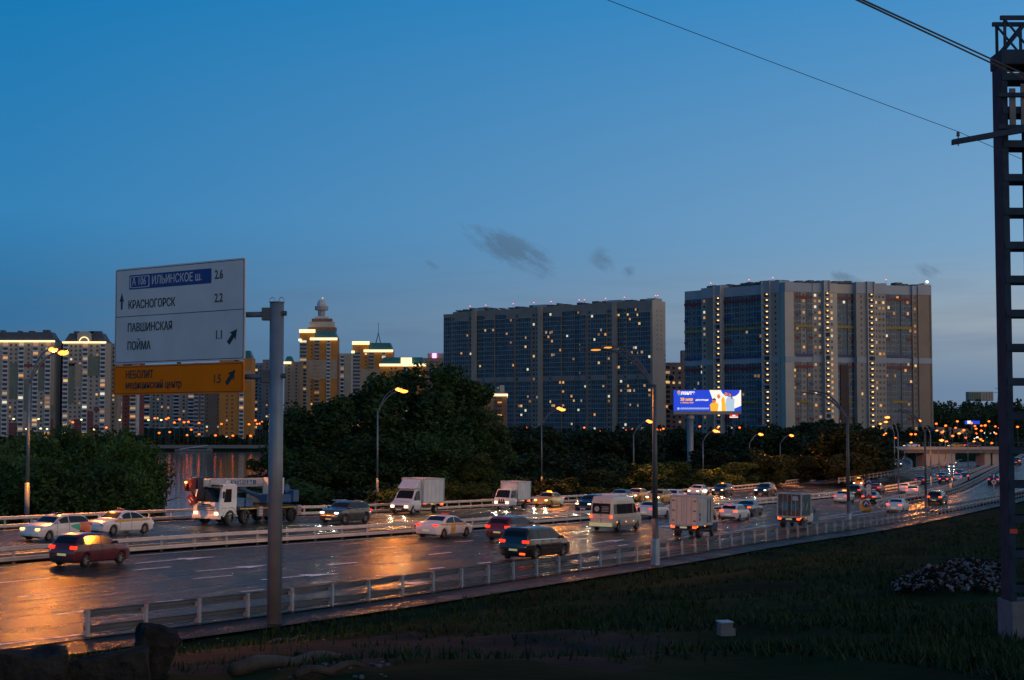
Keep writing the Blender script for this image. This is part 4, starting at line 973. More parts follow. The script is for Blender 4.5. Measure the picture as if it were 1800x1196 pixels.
def near_lamp(bx_, by_, hx, hy, label, lit=False, reach_back=0., mat='polenear', **k):
    a, c = ray(bx_, by_); b_ = on(bx_, by_, lambda x, y: ground(x, y)); t = nearest(G, b_.xy)[1]; ang = atan2(t.y, t.x) + pi / 2 - .25
    hp = at(hx, hy, b_.y); u = (hx - CX) / F; nx, ny = cos(ang), sin(ang); reach = (u * b_.y - b_.x) / (nx - u * ny)
    return street_lamp(tuple(b_), hp.z - b_.z, 0, ang, label, lit=lit, reach=max(.8, min(reach, 6)), group=NG, mat=mat, lens='sodiumdim', cone=155, tilt=.3, **k)
near_lamp(-170, 1165, -330, 560, 'lamp post beyond the left edge whose light falls on the sign and road', lit=True, foot=True, rad=.14, spread=9, power=5000)
near_lamp(1152, 999, 1066, 606, 'tall grey lamp post with long double arm in front of the slab block end', foot=True, rad=.14, spread=9, lit=True, power=4000)
near_lamp(1492, 936, 1430, 688, 'tall grey lamp post with double arm in front of the stepped complex', foot=True, rad=.13, spread=9)
near_lamp(1628, 911, 1585, 722, 'grey lamp post with double arm beside the black car on the ramp', foot=False, rad=.12, spread=9)
# poles farther along
def pole_lamp(bx_, by_, tx_, ty_, label, lit=True, side=1, Y=None, power=0):
    b_ = on(bx_, by_) if Y is None else at(bx_, by_, Y); hp = at(bx_, ty_, b_.y)
    ang = 0 if side > 0 else pi
    return street_lamp(tuple(b_), hp.z - b_.z, 0, ang, label, lit=lit, heads=1, rad=.09, reach=max(.6, abs(tx_ - bx_) * b_.y / F), group='lamp posts at the interchange', power=power)
for a in ((1533, 832, 1546, 745, 'lamp post at the left foot of the flyover'), (1543, 815, 1556, 762, 'lamp post beside the loop ramp bend'), (1573, 848, 1562, 742, 'dark lamp post on the median before the chevron board'), (1580, 874, 1566, 734, 'tall lamp post beside the white car on the ramp'),
          (1590, 822, 1600, 778, 'short lamp post on the loop ramp island'), (1637, 866, 1621, 740, 'lamp post right of the black ramp car, before the flyover'), (1651, 830, 1662, 776, 'lamp post on the grass island before the flyover wall'), (1674, 859, 1660, 774, 'lamp post on the gore above the red lights'), (1702, 838, 1690, 762, 'lamp post on the gore right of the braking cars'), (1725, 822, 1715, 776, 'lamp post in front of the flyover pier'), (1741, 812, 1730, 775, 'lamp post nearest the lattice mast'), (1662, 822, 1650, 757, 'lamp post beside the wide abutment wall')):
    pole_lamp(*a, power=13219 if a[0] in (1533, 1590, 1674, 1637) else 0, side=1 if a[2] > a[0] else -1)
# ---- lamps far off
HEADFAR = {}
def where(px, py):
    for lim, s in ((60, 'below the left edge tower'), (110, 'between the two left towers'), (200, 'below the gabled left tower'), (262, 'below the burgundy block'), (290, 'below the pale grey block'), (345, 'below the pale balcony block'), (395, 'below the brown and white block'), (450, 'below the teal roofed ochre tower'), (475, 'just left of the sign pole'), (660, 'showing through the trees'), (900, 'in the dark grove'), (1150, 'below the slab block'), (1200, 'below the pinkish block'), (1345, 'below the left wing of the stepped complex'), (1530, 'below the stepped complex'), (1575, 'above the left end of the flyover'), (1610, 'above the loop ramp'), (1645, 'below the right end of the stepped complex'), (1665, 'by the reddish shop'), (1690, 'above the middle of the flyover'), (1715, 'by the pale shop'), (1745, 'left of the lattice mast'), (1900, 'behind the lattice mast')):
        if px < lim: return s + (', upper row' if py < (741 if px < 700 else 755) else ', lower row')
    return 'at the right'
def far_light(px, py, Y, mat, r):
    p = at(px, py, Y); g = ground(p.x, p.y); h = max(1.0, p.z - g)
    key = (mat, round(r, 2))
    if key not in HEADFAR: HEADFAR[key] = MB().ball((0, 0, 0), (r * 1.2, r, r * .8), 8, 5).mesh('lens', mat, True)
    if 'pole' not in HEADFAR: HEADFAR['pole'] = MB().tube([(0, 0, -.02), (0, 0, 1)], .10, 5).mesh('pole', 'steel_dark')
    w_ = where(px, py); c_ = {'sodiumfar': 'orange', 'greenfar': 'greenish white', 'whitefar': 'white'}[mat]
    o = empty('street_lamp', (p.x, p.y, g), 0, 'tiny distant %s lamp %s' % (c_, w_), 'street lamp', 'distant %s lamps %s' % (c_, w_))
    inst('pole', HEADFAR['pole'], o, scale=(1, 1, h)); inst('lens', HEADFAR[key], o, (0, 0, h)); return o
rr_ = random.Random(9)
for zx, zy in ((905, 10), (1050, 25), (1130, 42), (1070, 82), (1100, 98), (1172, 90), (1150, 155), (1285, 80), (1380, 45), (1435, 42), (1468, 40), (1390, 68), (1320, 80), (1500, 5), (1555, 48), (1590, 60), (1745, 52), (540, 95), (600, 120), (565, 138), (550, 155), (440, 108), (700, 148), (780, 115), (835, 115), (872, 115), (985, 95), (1010, 162), (1300, 145), (1430, 158), (1525, 190), (1435, 85), (1230, 5), (1215, 60), (1350, 20), (1480, 120), (1250, 108), (1190, 130), (1390, 110), (1560, 110), (1600, 95)):
    far_light(1430 + zx / 4.865, 740 + zy / 4.865, rr_.uniform(560, 850), 'sodiumfar', .46)
for zx, zy in ((390, 130), (385, 148)): far_light(1430 + zx / 4.865, 740 + zy / 4.865, 480, 'greenfar', .45)
for zx, zy, c in ((95, 705, 1), (270, 705, 1), (570, 710, 1), (510, 728, 0), (840, 712, 1), (1040, 712, 1), (1085, 700, 0), (1130, 712, 1), (1165, 705, 0), (1180, 698, 0), (1258, 708, 0), (1222, 730, 0), (1290, 728, 0), (1320, 725, 0), (1340, 780, 0), (1395, 733, 0), (1552, 740, 0), (1190, 797, 0), (1115, 803, 0), (1312, 818, 0), (1395, 812, 0), (1510, 820, 0), (1632, 822, 0), (1757, 825, 0), (1745, 742, 0), (1790, 715, 0), (185, 775, 1), (285, 772, 1), (330, 775, 1), (660, 778, 1), (745, 765, 0)):
    far_light(zx / 3.987, 560 + zy / 3.987, rr_.uniform(765, 800), 'greenfar' if c else 'sodiumfar', .52)
for zx, zy in ((92, 1000), (150, 1012), (178, 1018), (105, 1030), (130, 1028), (50, 1130), (378, 1143), (817, 1027), (805, 1060), (883, 1015), (875, 1115), (985, 1165), (1065, 1067), (1535, 795)):
    far_light(430 + zx / 4.783, 530 + zy / 4.783, rr_.uniform(765, 800), 'sodiumfar', .52)
for px, py in ((927, 752), (1027, 752), (1055, 757), (1100, 757), (1112, 755), (1154, 755), (1160, 756), (1166, 754), (1230, 750), (1262, 752), (1300, 752), (1338, 757), (1405, 756)): far_light(px, py, rr_.uniform(640, 760), 'sodiumfar', .42)
for px, py in ((1042, 766), (1048, 767), (1054, 766), (1080, 768)): far_light(px, py, rr_.uniform(640, 760), 'whitefar', .42)

same = {}
for o_ in [q for q in bpy.data.objects if q.get('category') == 'street lamp' and str(q.get('label', '')).startswith('tiny')]: same.setdefault(o_['label'], []).append(o_)
ORD = ('leftmost', 'second from left', 'third from left', 'fourth from left', 'fifth from left', 'sixth from left', 'seventh from left', 'eighth from left')
for lb_, os_ in same.items():
    if len(os_) > 1:
        os_.sort(key=lambda q: q.location.x / q.location.y)
        for i_, q in enumerate(os_): q['label'] = lb_.replace('tiny distant', 'tiny') + ', ' + ('rightmost' if i_ == len(os_) - 1 else ORD[min(i_, 7)])
# ---------------------------------------------------------------- direction sign on its pole
pb_ = on(482, 1103, lambda x, y: ground(x, y)); YS = pb_.y
top = at(490, 533, YS).z; o = empty('road_sign', tuple(pb_), 0, 'big white and orange direction sign on a thick grey pole with black town names', 'road sign')
hp = top - pb_.z; sc_ = YS / F
m = MB(); m.tube([(0, 0, -.3), (0, 0, hp)], .25, 20); m.build('pole', 'pole', o, smooth=True)
m = MB(); m.tube([(0, 0, hp), (0, 0, hp + .04)], .262, 20); m.build('pole_cap', 'steel_dark', o)
for sx_ in (-.16, .16):
    MB().tube([(sx_ + .10 * cos(t), 0, hp + .04 + .16 * sin(t)) for t in [pi * i / 8 for i in range(9)]], .016, 6).build('lifting_loop', 'steel', o)
# plane of the panels: left edge farther away than the right edge
rt = at(432, 0, YS + .1).x; rgt = Vector((at(432, 500, YS).x, YS - .15)); lft = Vector((at(203, 500, YS * 1.075).x, YS * 1.075))
pr = rgt - pb_.xy; pl_ = lft - pb_.xy; ux = (pr - pl_); W = ux.length; ux = ux.normalized()
zt_ = at(432, 453, YS - .15).z - pb_.z; zb_ = at(428, 691, YS - .15).z - pb_.z
Zp = lambda py: at(430, py, YS - .15).z - pb_.z     # heights read on the right edge
fr = Matrix(((ux.x, 0, ux.y, 0), (ux.y, 0, -ux.x, 0), (0, 1, 0, 0), (0, 0, 0, 1)))    # x along panel, y up, z to the viewer
Mp = Matrix.Translation((pl_.x, pl_.y, 0)) @ fr
def onp(a, b_, d): v = Mp @ Vector((a, b_, d)); return (v.x, v.y, v.z)
def rrect(x0, x1, y0, y1, r, n=5):
    out = []
    for cx_, cy_, t0 in ((x1 - r, y1 - r, 0), (x0 + r, y1 - r, pi / 2), (x0 + r, y0 + r, pi), (x1 - r, y0 + r, 1.5 * pi)):
        out += [(cx_ + r * cos(t0 + pi / 2 * i / n), cy_ + r * sin(t0 + pi / 2 * i / n)) for i in range(n + 1)]
    return out
def panel(name, x0, x1, y0, y1, mat, d=0., r=.09, parent=o):
    q = MB().poly(rrect(x0, x1, y0, y1, r), d - .05, d, onp).build(name, mat, parent); return q
y_bot, y_mid0, y_mid1, y_top = zb_, Zp(635.5), Zp(632.5), zt_
wp = panel('white_panel', 0, W, y_mid1, y_top, 'signwhite'); op = panel('orange_panel', -.03, W - .03, y_bot, y_mid0, 'signorange')
def rim(x0, x1, y0, y1, parent, mat, w=.022, d=.004, ins=.05):
    a = rrect(x0 + ins, x1 - ins, y0 + ins, y1 - ins, .07); b_ = rrect(x0 + ins + w, x1 - ins - w, y0 + ins + w, y1 - ins - w, .06); m = MB(); n = len(a)
    for i in range(n):
        j = (i + 1) % n; m.quad(onp(*a[i], d), onp(*a[j], d), onp(*b_[j], d), onp(*b_[i], d))
    return m.build('border', mat, parent)
rim(0, W, y_mid1, y_top, wp, 'signblack'); rim(-.03, W - .03, y_bot, y_mid0, op, 'signblack')
H1 = y_top - y_mid1
ydiv = y_mid1 + H1 * .495
MB().poly([(.05, ydiv - .012), (W - .05, ydiv - .012), (W - .05, ydiv + .012), (.05, ydiv + .012)], .0, .005, onp).build('dividing_line', 'signblack', wp)
def fx(t): return t * W
bp_ = MB().poly(rrect(fx(.115), fx(.755), y_mid1 + H1 * .775, y_mid1 + H1 * .925, .05), 0, .006, onp).build('blue_plate', 'signblue', wp)
def T(s, x, y, size, mat, par, bold=.004, sx=.80): return text(s, size, mat, par, Mp @ Matrix.Translation((x, y, .010)), sx, bold)
yy = y_mid1 + H1 * .810
T('А 106', fx(.138), yy + .03, .40, 'signwhite', wp, .0); 
a_ = rrect(fx(.122), fx(.278), y_mid1 + H1 * .79, y_mid1 + H1 * .91, .05); b_ = rrect(fx(.129), fx(.271), y_mid1 + H1 * .797, y_mid1 + H1 * .903, .045); m = MB()
for i in range(len(a_)): j = (i + 1) % len(a_); m.quad(onp(*a_[i], .009), onp(*a_[j], .009), onp(*b_[j], .009), onp(*b_[i], .009))
m.build('route_number_frame', 'signwhite', wp)
T('ИЛЬИНСКОЕ ш.', fx(.295), yy + .01, .44, 'signwhite', wp, .0, .80)
T('2.6', fx(.78), y_mid1 + H1 * .815, .44, 'signblack', wp); T('КРАСНОГОРСК', fx(.108), y_mid1 + H1 * .575, .43, 'signblack', wp); T('2.2', fx(.78), y_mid1 + H1 * .582, .44, 'signblack', wp)
T('ПАВШИНСКАЯ', fx(.105), y_mid1 + H1 * .335, .43, 'signblack', wp); T('ПОЙМА', fx(.105), y_mid1 + H1 * .145, .43, 'signblack', wp); T('1.1', fx(.785), y_mid1 + H1 * .215, .44, 'signblack', wp)
H2 = y_mid0 - y_bot
T('НЕБОЛИТ', fx(.095), y_bot + H2 * .56, .40, 'signblack', op); T('медицинский центр', fx(.095), y_bot + H2 * .22, .40, 'signblack', op, .004, .80); T('1.5', fx(.775), y_bot + H2 * .34, .43, 'signblack', op)
def sarrow(cx_, cy_, L_, ang, par, w=.085, hw=.2, hl=.30):
    pts = [(-L_ / 2, -w), (L_ / 2 - hl, -w), (L_ / 2 - hl - .04, -hw), (L_ / 2, 0), (L_ / 2 - hl - .04, hw), (L_ / 2 - hl, w), (-L_ / 2, w)]
    c, s = cos(ang), sin(ang); MB().poly([(cx_ + a * c - b_ * s, cy_ + a * s + b_ * c) for a, b_ in pts], .002, .007, onp).build('arrow', 'signblack', par)
sarrow(fx(.055), y_mid1 + H1 * .66, .62, pi / 2, wp, .045, .12, .30); sarrow(fx(.915), y_mid1 + H1 * .235, .66, radians(48), wp); sarrow(fx(.905), y_bot + H2 * .52, .66, radians(48), op)
# arms and frame behind
m = MB()
for a in (fx(.12), fx(.5), fx(.93)): m.poly([(a - .05, y_bot + .05), (a + .05, y_bot + .05), (a + .05, y_top - .1), (a - .05, y_top - .1)], -.16, -.051, onp)
m.build('back_frame', 'steel_dark', o)
for py in (552, 662):
    z = Zp(py); a = Vector(onp(W - .5, z, -.22)); m = MB(); m.tube([a, (a.x * .35, a.y * .35, z), (0, 0, z)], .10, 10); m.build('arm', 'pole', o, smooth=True)
    m = MB(); m.box((-.33, 0, z), (.36, .32, .44)); m.build('bracket', 'steel_dark', o, bevel=.02)
    MB().tube([(.2, -.12, z + .02), (.36, -.12, z + .02)], .085, 12).build('bolt_head', 'steel_dark', o)
# ---------------------------------------------------------------- billboard
Yb = 300.; a, b_ = at(1184, 686, Yb), at(1303, 723, Yb); gx = (a.x + b_.x) / 2; px_ = at(1214, 800, Yb).x; gz = ground(px_, Yb)
o = empty('billboard', (px_, Yb, gz), 0, 'glowing blue advertising screen with a family picture on a single grey pole', 'billboard')
X0, X1, Z0, Z1 = a.x - px_, b_.x - px_, b_.z - gz, a.z - gz; Wb, Hb = X1 - X0, Z1 - Z0
m = MB(); m.tube([(0, .6, -.5), (0, .6, Z0 - .5)], .62, 16); m.build('pole', 'pole', o, smooth=True); MB().tube([(0, .6, Z0 - 1.5), (0, .6, Z0 - .9)], .85, 16).build('collar', 'pole', o)
MB().bx(X0 - .05, X1 + .05, .12, 1.3, Z0 - .62, Z1 + .1).build('cabinet', 'steel_dark', o)
MB().bx(X0, X1, -.15, .1, Z0 - .62, Z0 - .05).build('walkway', 'pole', o)
MT['scrblue'] = E('screen_blue', (.010, .055, .62), .95, False); MT['scrwhite'] = E('screen_white', (.95, .90, .80), .95, False); MT['scryel'] = E('screen_yellow', (1., .48, .02), .9, False)
MT['scrskin'] = E('screen_skin', (.75, .22, .10), .8, False); MT['scrdark'] = E('screen_dark', (.03, .02, .03), .5, False); MT['scrpale'] = E('screen_pale_blue', (.45, .62, .78), .85, False); MT['scrgreen'] = E('screen_green', (.02, .6, .45), .8, False); MT['scrred'] = E('screen_red', (.9, .03, .02), 1.2, False)
scr = MB().bx(X0, X1, .06, .115, Z0, Z1).build('screen', 'scrblue', o)
def bz(u, v, d): return (X0 + u * Wb, .05 - d, Z0 + v * Hb)
def bpoly(pts, mat, d, nm='picture'): MB().poly(pts, d - .008, d, bz).build(nm, mat, scr)
bpoly([(.53, 1.), (.70, 1.), (.72, .86), (.76, .74), (.84, .66), (.92, .72), (.965, .84), (.985, 1.), (1., 1.), (1., .26), (.93, .16), (.80, 0.), (.56, 0.), (.60, .35), (.56, .72)], 'scrwhite', .012)
def ell(cu, cv, ru, rv, n=14): return [(cu + ru * cos(2 * pi * i / n), cv + rv * sin(2 * pi * i / n)) for i in range(n)]
for k, (pts, mt) in enumerate((([(.70, 0), (.70, .45), (.715, .62), (.735, .68), (.755, .62), (.775, .0)], 'scryel'), (ell(.777, .80, .024, .10), 'scrskin'), ([(.757, .86), (.777, .93), (.80, .86), (.795, .90), (.777, .95), (.76, .91)], 'scrdark'),
        ([(.78, 0), (.765, .30), (.775, .55), (.80, .66), (.87, .66), (.905, .55), (.895, .30), (.90, 0)], 'scrpale'), (ell(.838, .79, .024, .10), 'scrskin'), ([(.815, .82), (.838, .92), (.862, .84), (.872, .6), (.858, .55), (.853, .80), (.838, .86)], 'scrdark'),
        ([(.63, .0), (.625, .45), (.645, .58), (.69, .58), (.71, .45), (.71, .0)], 'scrwhite'), (ell(.668, .70, .024, .11), 'scrskin'), ([(.645, .72), (.668, .83), (.69, .73), (.68, .78), (.668, .79)], 'scryel'),
        ([(.55, 0), (.535, .30), (.565, .40), (.64, .40), (.665, .30), (.65, 0)], 'scryel'), (ell(.60, .50, .030, .115), 'scrskin'), ([(.568, .53), (.60, .63), (.632, .54), (.62, .58), (.60, .60), (.58, .58)], 'scrdark'))): bpoly(pts, mt, .016 + .004 * k)
bpoly(ell(.078, .90, .024, .075), 'scryel', .014, 'logo'); bpoly(ell(.078, .90, .011, .034), 'scrblue', .018, 'logo'); bpoly([(.06, .80), (.098, .80), (.098, .74), (.085, .76), (.06, .76)], 'scrgreen', .014, 'logo')
MB_ = Matrix(((1, 0, 0, 0), (0, 0, -1, 0), (0, 1, 0, 0), (0, 0, 0, 1)))
def BT(s, u, v, size, mat, bold=.04, sx=1.): text(s, size, mat, scr, Matrix.Translation(bz(u, v, .03)) @ MB_, sx, bold)
BT('лента', .108, .79, 1.0, 'scrwhite', .05); BT('28 мая', .10, .50, .78, 'scryel', .04); BT('с 10:00 до 18:00', .10, .375, .36, 'scryel', .015); BT('дегустация', .325, .50, .46, 'scrwhite', .02)
bpoly(ell(.07, .12, .018, .06), 'scrpale', .014, 'logo')
m = MB()
for i in range(46): m.poly([(.10 + i * .0093, .085), (.10 + i * .0093 + .006, .085), (.10 + i * .0093 + .006, .15 + .02 * (i * 7 % 3)), (.10 + i * .0093, .15 + .02 * (i * 5 % 2))], .01, .018, bz)
m.build('small_print', 'scrpale', scr)
# small red shop sign beyond
p = at(1290, 732, 480); o = empty('shop_sign', tuple(p), 0, 'small glowing red and white sign just below the right end of the billboard', 'sign')
MB().bx(-1.3, 1.3, 0, .2, -.1, .5).build('red_panel', 'scrred', o); MB().bx(-1.3, 1.3, 0, .2, -.48, -.12).build('white_panel', 'scrwhite', o); MB().bx(-.45, .45, -.05, -.01, .02, .42).build('emblem', 'scrwhite', o); MB().bx(-.1, .1, .21, .4, -p.z + 4, .4).build('pole', 'steel_dark', o)
# ---------------------------------------------------------------- lattice mast of the overhead line
MT['concrete_base'] = P('mast_base_concrete', (.15, .15, .155), .9, var=.25, scale=1.5, bump=.5, bscale=10)
YM = 30.; k_ = YM / F; bm = at(1775, 1122, YM); gz = ground(at(1790, 1100, YM).x, YM)
XL, XR = at(1750.5, 600, YM).x, at(1812, 600, YM).x; xc = (XL + XR) / 2 + .14; w = XR - XL; zb_ = at(1790, 1056, YM).z
o = empty('overhead_line_mast', (xc, YM, gz), 0, 'dark lattice mast of the overhead line at the right edge on a concrete block', 'mast')
def mz(py): return at(1780, py, YM).z - gz
MB().bx(-w / 2 - .02, w / 2 + .12, -.25, .6, -.6, zb_ - gz).build('concrete_base', 'concrete_base', o, bevel=.03)
zt_ = mz(118); zb0 = zb_ - gz
for x0, x1, d in ((-w / 2, -w / 2 + .12, 1), (w / 2 - .12, w / 2, -1)):
    m = MB(); xo = -w / 2 if d > 0 else w / 2 - .02
    m.bx(xo, xo + .02, -.16, .36, zb0, zt_); m.bx(x0, x1, -.18, -.162, zb0, zt_); m.bx(x0, x1, .362, .38, zb0, zt_); m.build('channel', 'mast', o)
py = 1010
z = zb0 + .25
while z < zt_ - .2:
    for y in (-.205, .382): MB().bx(-w / 2 + .012, w / 2 - .012, y, y + .02, z - .07, z + .07).build('batten_plate', 'mast', o)
    z += .665
MB().bx(-w / 2 + .005, -w / 2 + .15, -.20, -.183, mz(937), mz(929)).build('red_mark', 'signred', o)
MB().bx(-w / 2 - .02, w / 2, -.25, .45, zt_, mz(92)).build('cap_block', 'mast', o, bevel=.02)
m = MB()
for y in (-.15, .35):
    m.bx(-w / 2 + .08, -w / 2 + .13, y, y + .05, mz(92), mz(32)); m.bx(w / 2 - .13, w / 2 - .08, y, y + .05, mz(92), mz(32))
    m.bx(-w / 2 + .02, w / 2 + 2.4, y - .01, y + .06, mz(38), mz(31)); m.tube([(-w / 2 + .1, y, mz(90)), (w / 2 - .1, y, mz(38))], .025, 5); m.tube([(w / 2 - .1, y, mz(90)), (-w / 2 + .1, y, mz(38))], .025, 5)
m.build('top_lattice', 'mast', o)
m = MB(); m.bx(-w / 2 + .14, -w / 2 + .26, -.23, -.20, mz(228), mz(160)); m.bx(0.02, .14, -.23, -.20, mz(228), mz(152)); m.build('perforated_strips', 'steel_dark', o)
MB().bx(-w / 2 - .1, w / 2, -.32, -.21, mz(176), mz(169)).build('clamp_bar', 'mast', o); MB().bx(-w / 2 - .1, w / 2, -.32, -.21, mz(232), mz(225)).build('clamp_bar', 'mast', o)
e0 = at(1673, 251, YM - .35); m = MB(); A_ = Vector((e0.x - xc, -.38, e0.z - gz)); B_ = Vector((w / 2 + .1, -.38, mz(228))); d = (B_ - A_).normalized()
m.hexa([A_ + Vector((0, -.06, -.05)), A_ + Vector((0, .06, -.05)), B_ + Vector((0, .06, -.06)), B_ + Vector((0, -.06, -.06)), A_ + Vector((0, -.06, .05)), A_ + Vector((0, .06, .05)), B_ + Vector((0, .06, .06)), B_ + Vector((0, -.06, .06))]); br = m.build('bracket_arm', 'mast', o)
iz = A_ + d * .12; m = MB(); m.tube([iz + Vector((0, 0, -.09)), iz + Vector((0, 0, .10))], .012, 6); m.tube([iz + Vector((0, 0, .10)), iz + Vector((0, 0, .13)), iz + Vector((0, 0, .16)), iz + Vector((0, 0, .19))], [.04, .03, .035, .02], 8); m.build('insulator', 'steel_dark', o)
top_ins = Vector((xc, YM, gz)) + iz + Vector((0, 0, .19))
# wires (sagging)
def wire(a, b_, sag, r, label):
    a, b_ = Vector(a), Vector(b_); p = [a.lerp(b_, i / 40) - Vector((0, 0, sag * 4 * (i / 40) * (1 - i / 40))) for i in range(41)]
    q = MB().tube(p, r, 5).build('overhead_wire', 'black'); tag(q, label, 'wire', 'overhead wires'); return q
c_ = at(1090, -2, 24); q = top_ins + (c_ - top_ins) * 4.
wire(q, top_ins, .13, .006, 'thin single wire running up left from the bracket arm insulator'); wire(top_ins, at(1900, 320, YM + 4), .03, .006, 'thin wire continuing right from the insulator past the mast')
for k, (y0, y1, lb) in enumerate(((-3, 128, 'upper one of the two thick wires at the mast head'), (2, 136, 'lower one of the two thick wires at the mast head'))):
    a = at(1517 + k, y0, 23.); b_ = at(1830, y1 + 16, YM - .3); wire(b_ + (a - b_) * 5., b_, .05, .016, lb)
# ---------------------------------------------------------------- flyover
Yv = 470.
zd = at(1600, 786, Yv).z; x0, x1 = at(1540, 790, Yv).x, at(1990, 790, Yv).x; xo = at(1731, 800, Yv).x
o = empty('flyover_bridge', (xo, Yv, zroad(xo, Yv)), 0, 'low concrete flyover crossing behind the traffic at the right', 'bridge'); zo = zroad(xo, Yv)
MB().bx(x0 - xo, x1 - xo, -5.5, 5.5, zd - 1.75 - zo, zd - .25 - zo).build('deck', 'concrete', o)
MB().bx(x0 - xo, x1 - xo, -5.9, -5.51, zd - .7 - zo, zd + .05 - zo).build('edge_beam', 'lightB', o); MB().bx(x0 - xo, x1 - xo, 5.51, 5.9, zd - .7 - zo, zd + .05 - zo).build('edge_beam', 'lightB', o)
ax0, ax1 = at(1617, 800, Yv).x - xo, at(1671, 800, Yv).x - xo; MB().bx(ax0, ax1, -4.8, 4.8, -2.2, zd - 1.76 - zo).build('abutment_wall', 'lightB', o)
for px in (1728, 1742): x = at(px, 800, Yv).x - xo; MB().bx(x - .9, x + .9, -4.5, 4.5, -.6, zd - 1.76 - zo).build('pier', 'lightB', o)
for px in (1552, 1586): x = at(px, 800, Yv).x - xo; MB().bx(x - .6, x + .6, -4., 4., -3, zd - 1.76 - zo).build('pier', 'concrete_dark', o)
pm = MB().bx(-.07, .07, -.05, .05, 0, 1.3).mesh('railing_post', 'steel_dark')
for i in range(46): inst('railing_post', pm, o, (x0 - xo + 1 + i * (x1 - x0 - 2) / 45, -5.7, zd + .051 - zo))
MB().bx(x0 - xo, x1 - xo, -5.76, -5.64, zd + 1.352 - zo, zd + 1.43 - zo).build('handrail', 'steel_dark', o)
# retaining wall of the loop ramp
a = on(1561, 838); b_ = on(1597, 829.5); m = MB(); t = (b_ - a).normalized(); nn = Vector((-t.y, t.x, 0)) * .3
m.hexa([a - Vector((0, 0, .5)), b_ - Vector((0, 0, .5)), b_ + nn - Vector((0, 0, .5)), a + nn - Vector((0, 0, .5)), a + Vector((0, 0, .4)), b_ + Vector((0, 0, .9)), b_ + nn + Vector((0, 0, .9)), a + nn + Vector((0, 0, .4))])
tag(m.build('retaining_wall', 'concrete'), 'short pale concrete wall between the loop ramp and the main road', 'wall')
# ---------------------------------------------------------------- gore beacon, chevron board, small signs
p = on(1521, 898); o = empty('traffic_beacon', tuple(p), .05, 'rounded yellow bollard with blue arrow disc at the exit gore', 'bollard'); s_ = p.y / F
Wd, Hd = 18 * s_, 20 * s_
MB().poly([(-Wd / 2, 0), (Wd / 2, 0), (Wd / 2, Hd * .6), (Wd * .3, Hd * .92), (0, Hd), (-Wd * .3, Hd * .92), (-Wd / 2, Hd * .6)], -.35, .35, lambda a, b_, d: (a, -d, b_)).build('body', 'beacon', o, bevel=.08)
MB().poly(ell(0, Hd * .62, Wd * .36, Wd * .36), .352, .375, lambda a, b_, d: (a, -d, b_)).build('blue_disc', 'signblue', o)
m = MB()
for sg in (-1, 1): m.poly([(0, Hd * .70), (sg * Wd * .20, Hd * .46), (sg * Wd * .25, Hd * .56), (0, Hd * .84)][::sg], .376, .386, lambda a, b_, d: (a, -d, b_))
m.build('white_arrow', 'signwhite', o)
p = on(1527.5, 893); s_ = p.y / F; o = empty('chevron_board', tuple(p), .05, 'tall red and white chevron board topped by a blue arrow disc', 'road sign'); h0, h1 = 18 * s_, 40 * s_; w = 8 * s_
MB().tube([(0, .1, 0), (0, .1, 50 * s_)], .05, 6).build('post', 'steel', o); MB().bx(-w / 2, w / 2, -.02, .04, h0, h1).build('board', 'signred', o)
for k in range(3):
    z = h0 + (h1 - h0) * (.12 + .3 * k); MB().poly([(-w / 2, z), (0, z + .35), (w / 2, z), (w / 2, z + .35), (0, z + .7), (-w / 2, z + .35)], .021, .03, lambda a, b_, d: (a, -d, b_)).build('chevron', 'signwhite', o)
MB().poly(ell(0, 45.5 * s_, 5 * s_, 5 * s_), .0, .04, lambda a, b_, d: (a, -d, b_)).build('blue_disc', 'signblue', o)
MB().poly([(-.22, 44 * s_), (0, 47.5 * s_), (.22, 44 * s_), (.32, 45 * s_), (0, 49 * s_), (-.32, 45 * s_)], .041, .05, lambda a, b_, d: (a, -d, b_)).build('white_arrow', 'signwhite', o)
p = on(1747.5, 876); s_ = p.y / F; o = empty('roadside_sign', tuple(p), 0, 'blue square sign above a round sign on a thin post by the ramp', 'road sign')
MB().tube([(0, .05, 0), (0, .05, 44 * s_)], .05, 6).build('post', 'steel', o); MB().bx(-4.5 * s_, 4.5 * s_, -.03, .02, 34 * s_, 44 * s_).build('blue_plate', 'signblue', o); MB().bx(-1.4 * s_, 1.4 * s_, -.05, -.031, 36 * s_, 42 * s_).build('white_symbol', 'signwhite', o)
MB().poly(ell(0, 28 * s_, 4 * s_, 4 * s_), .0, .04, lambda a, b_, d: (a, -d, b_)).build('round_plate', 'signwhite', o); MB().poly(ell(0, 28 * s_, 2.2 * s_, 2.2 * s_), .041, .05, lambda a, b_, d: (a, -d, b_)).build('plate_centre', 'signred', o)
p = on(1386, 951, lambda x, y: ground(x, y)); tag(MB().bx(p.x - .06, p.x + .06, p.y - .06, p.y + .06, p.z - .2, p.z + .95).build('marker_post', 'beacon'), 'short yellow marker post behind the near guardrail', 'post')
p = on(1326, 852); o = empty('leafy_sapling', tuple(p), 0, 'small bright green sapling standing by the far guardrail', 'plant'); inst('leaves', crown_mesh('leaves', 3, .5, .45, 160, .12, P('fresh_leaves', (.05, .22, .03), .6), 8), o, (0, 0, .75)); MB().tube([(0, 0, -.1), (0, 0, .6)], .02, 5).build('stem', 'bark', o)
p = at(1730, 745, 620); gz = ground(p.x, p.y)
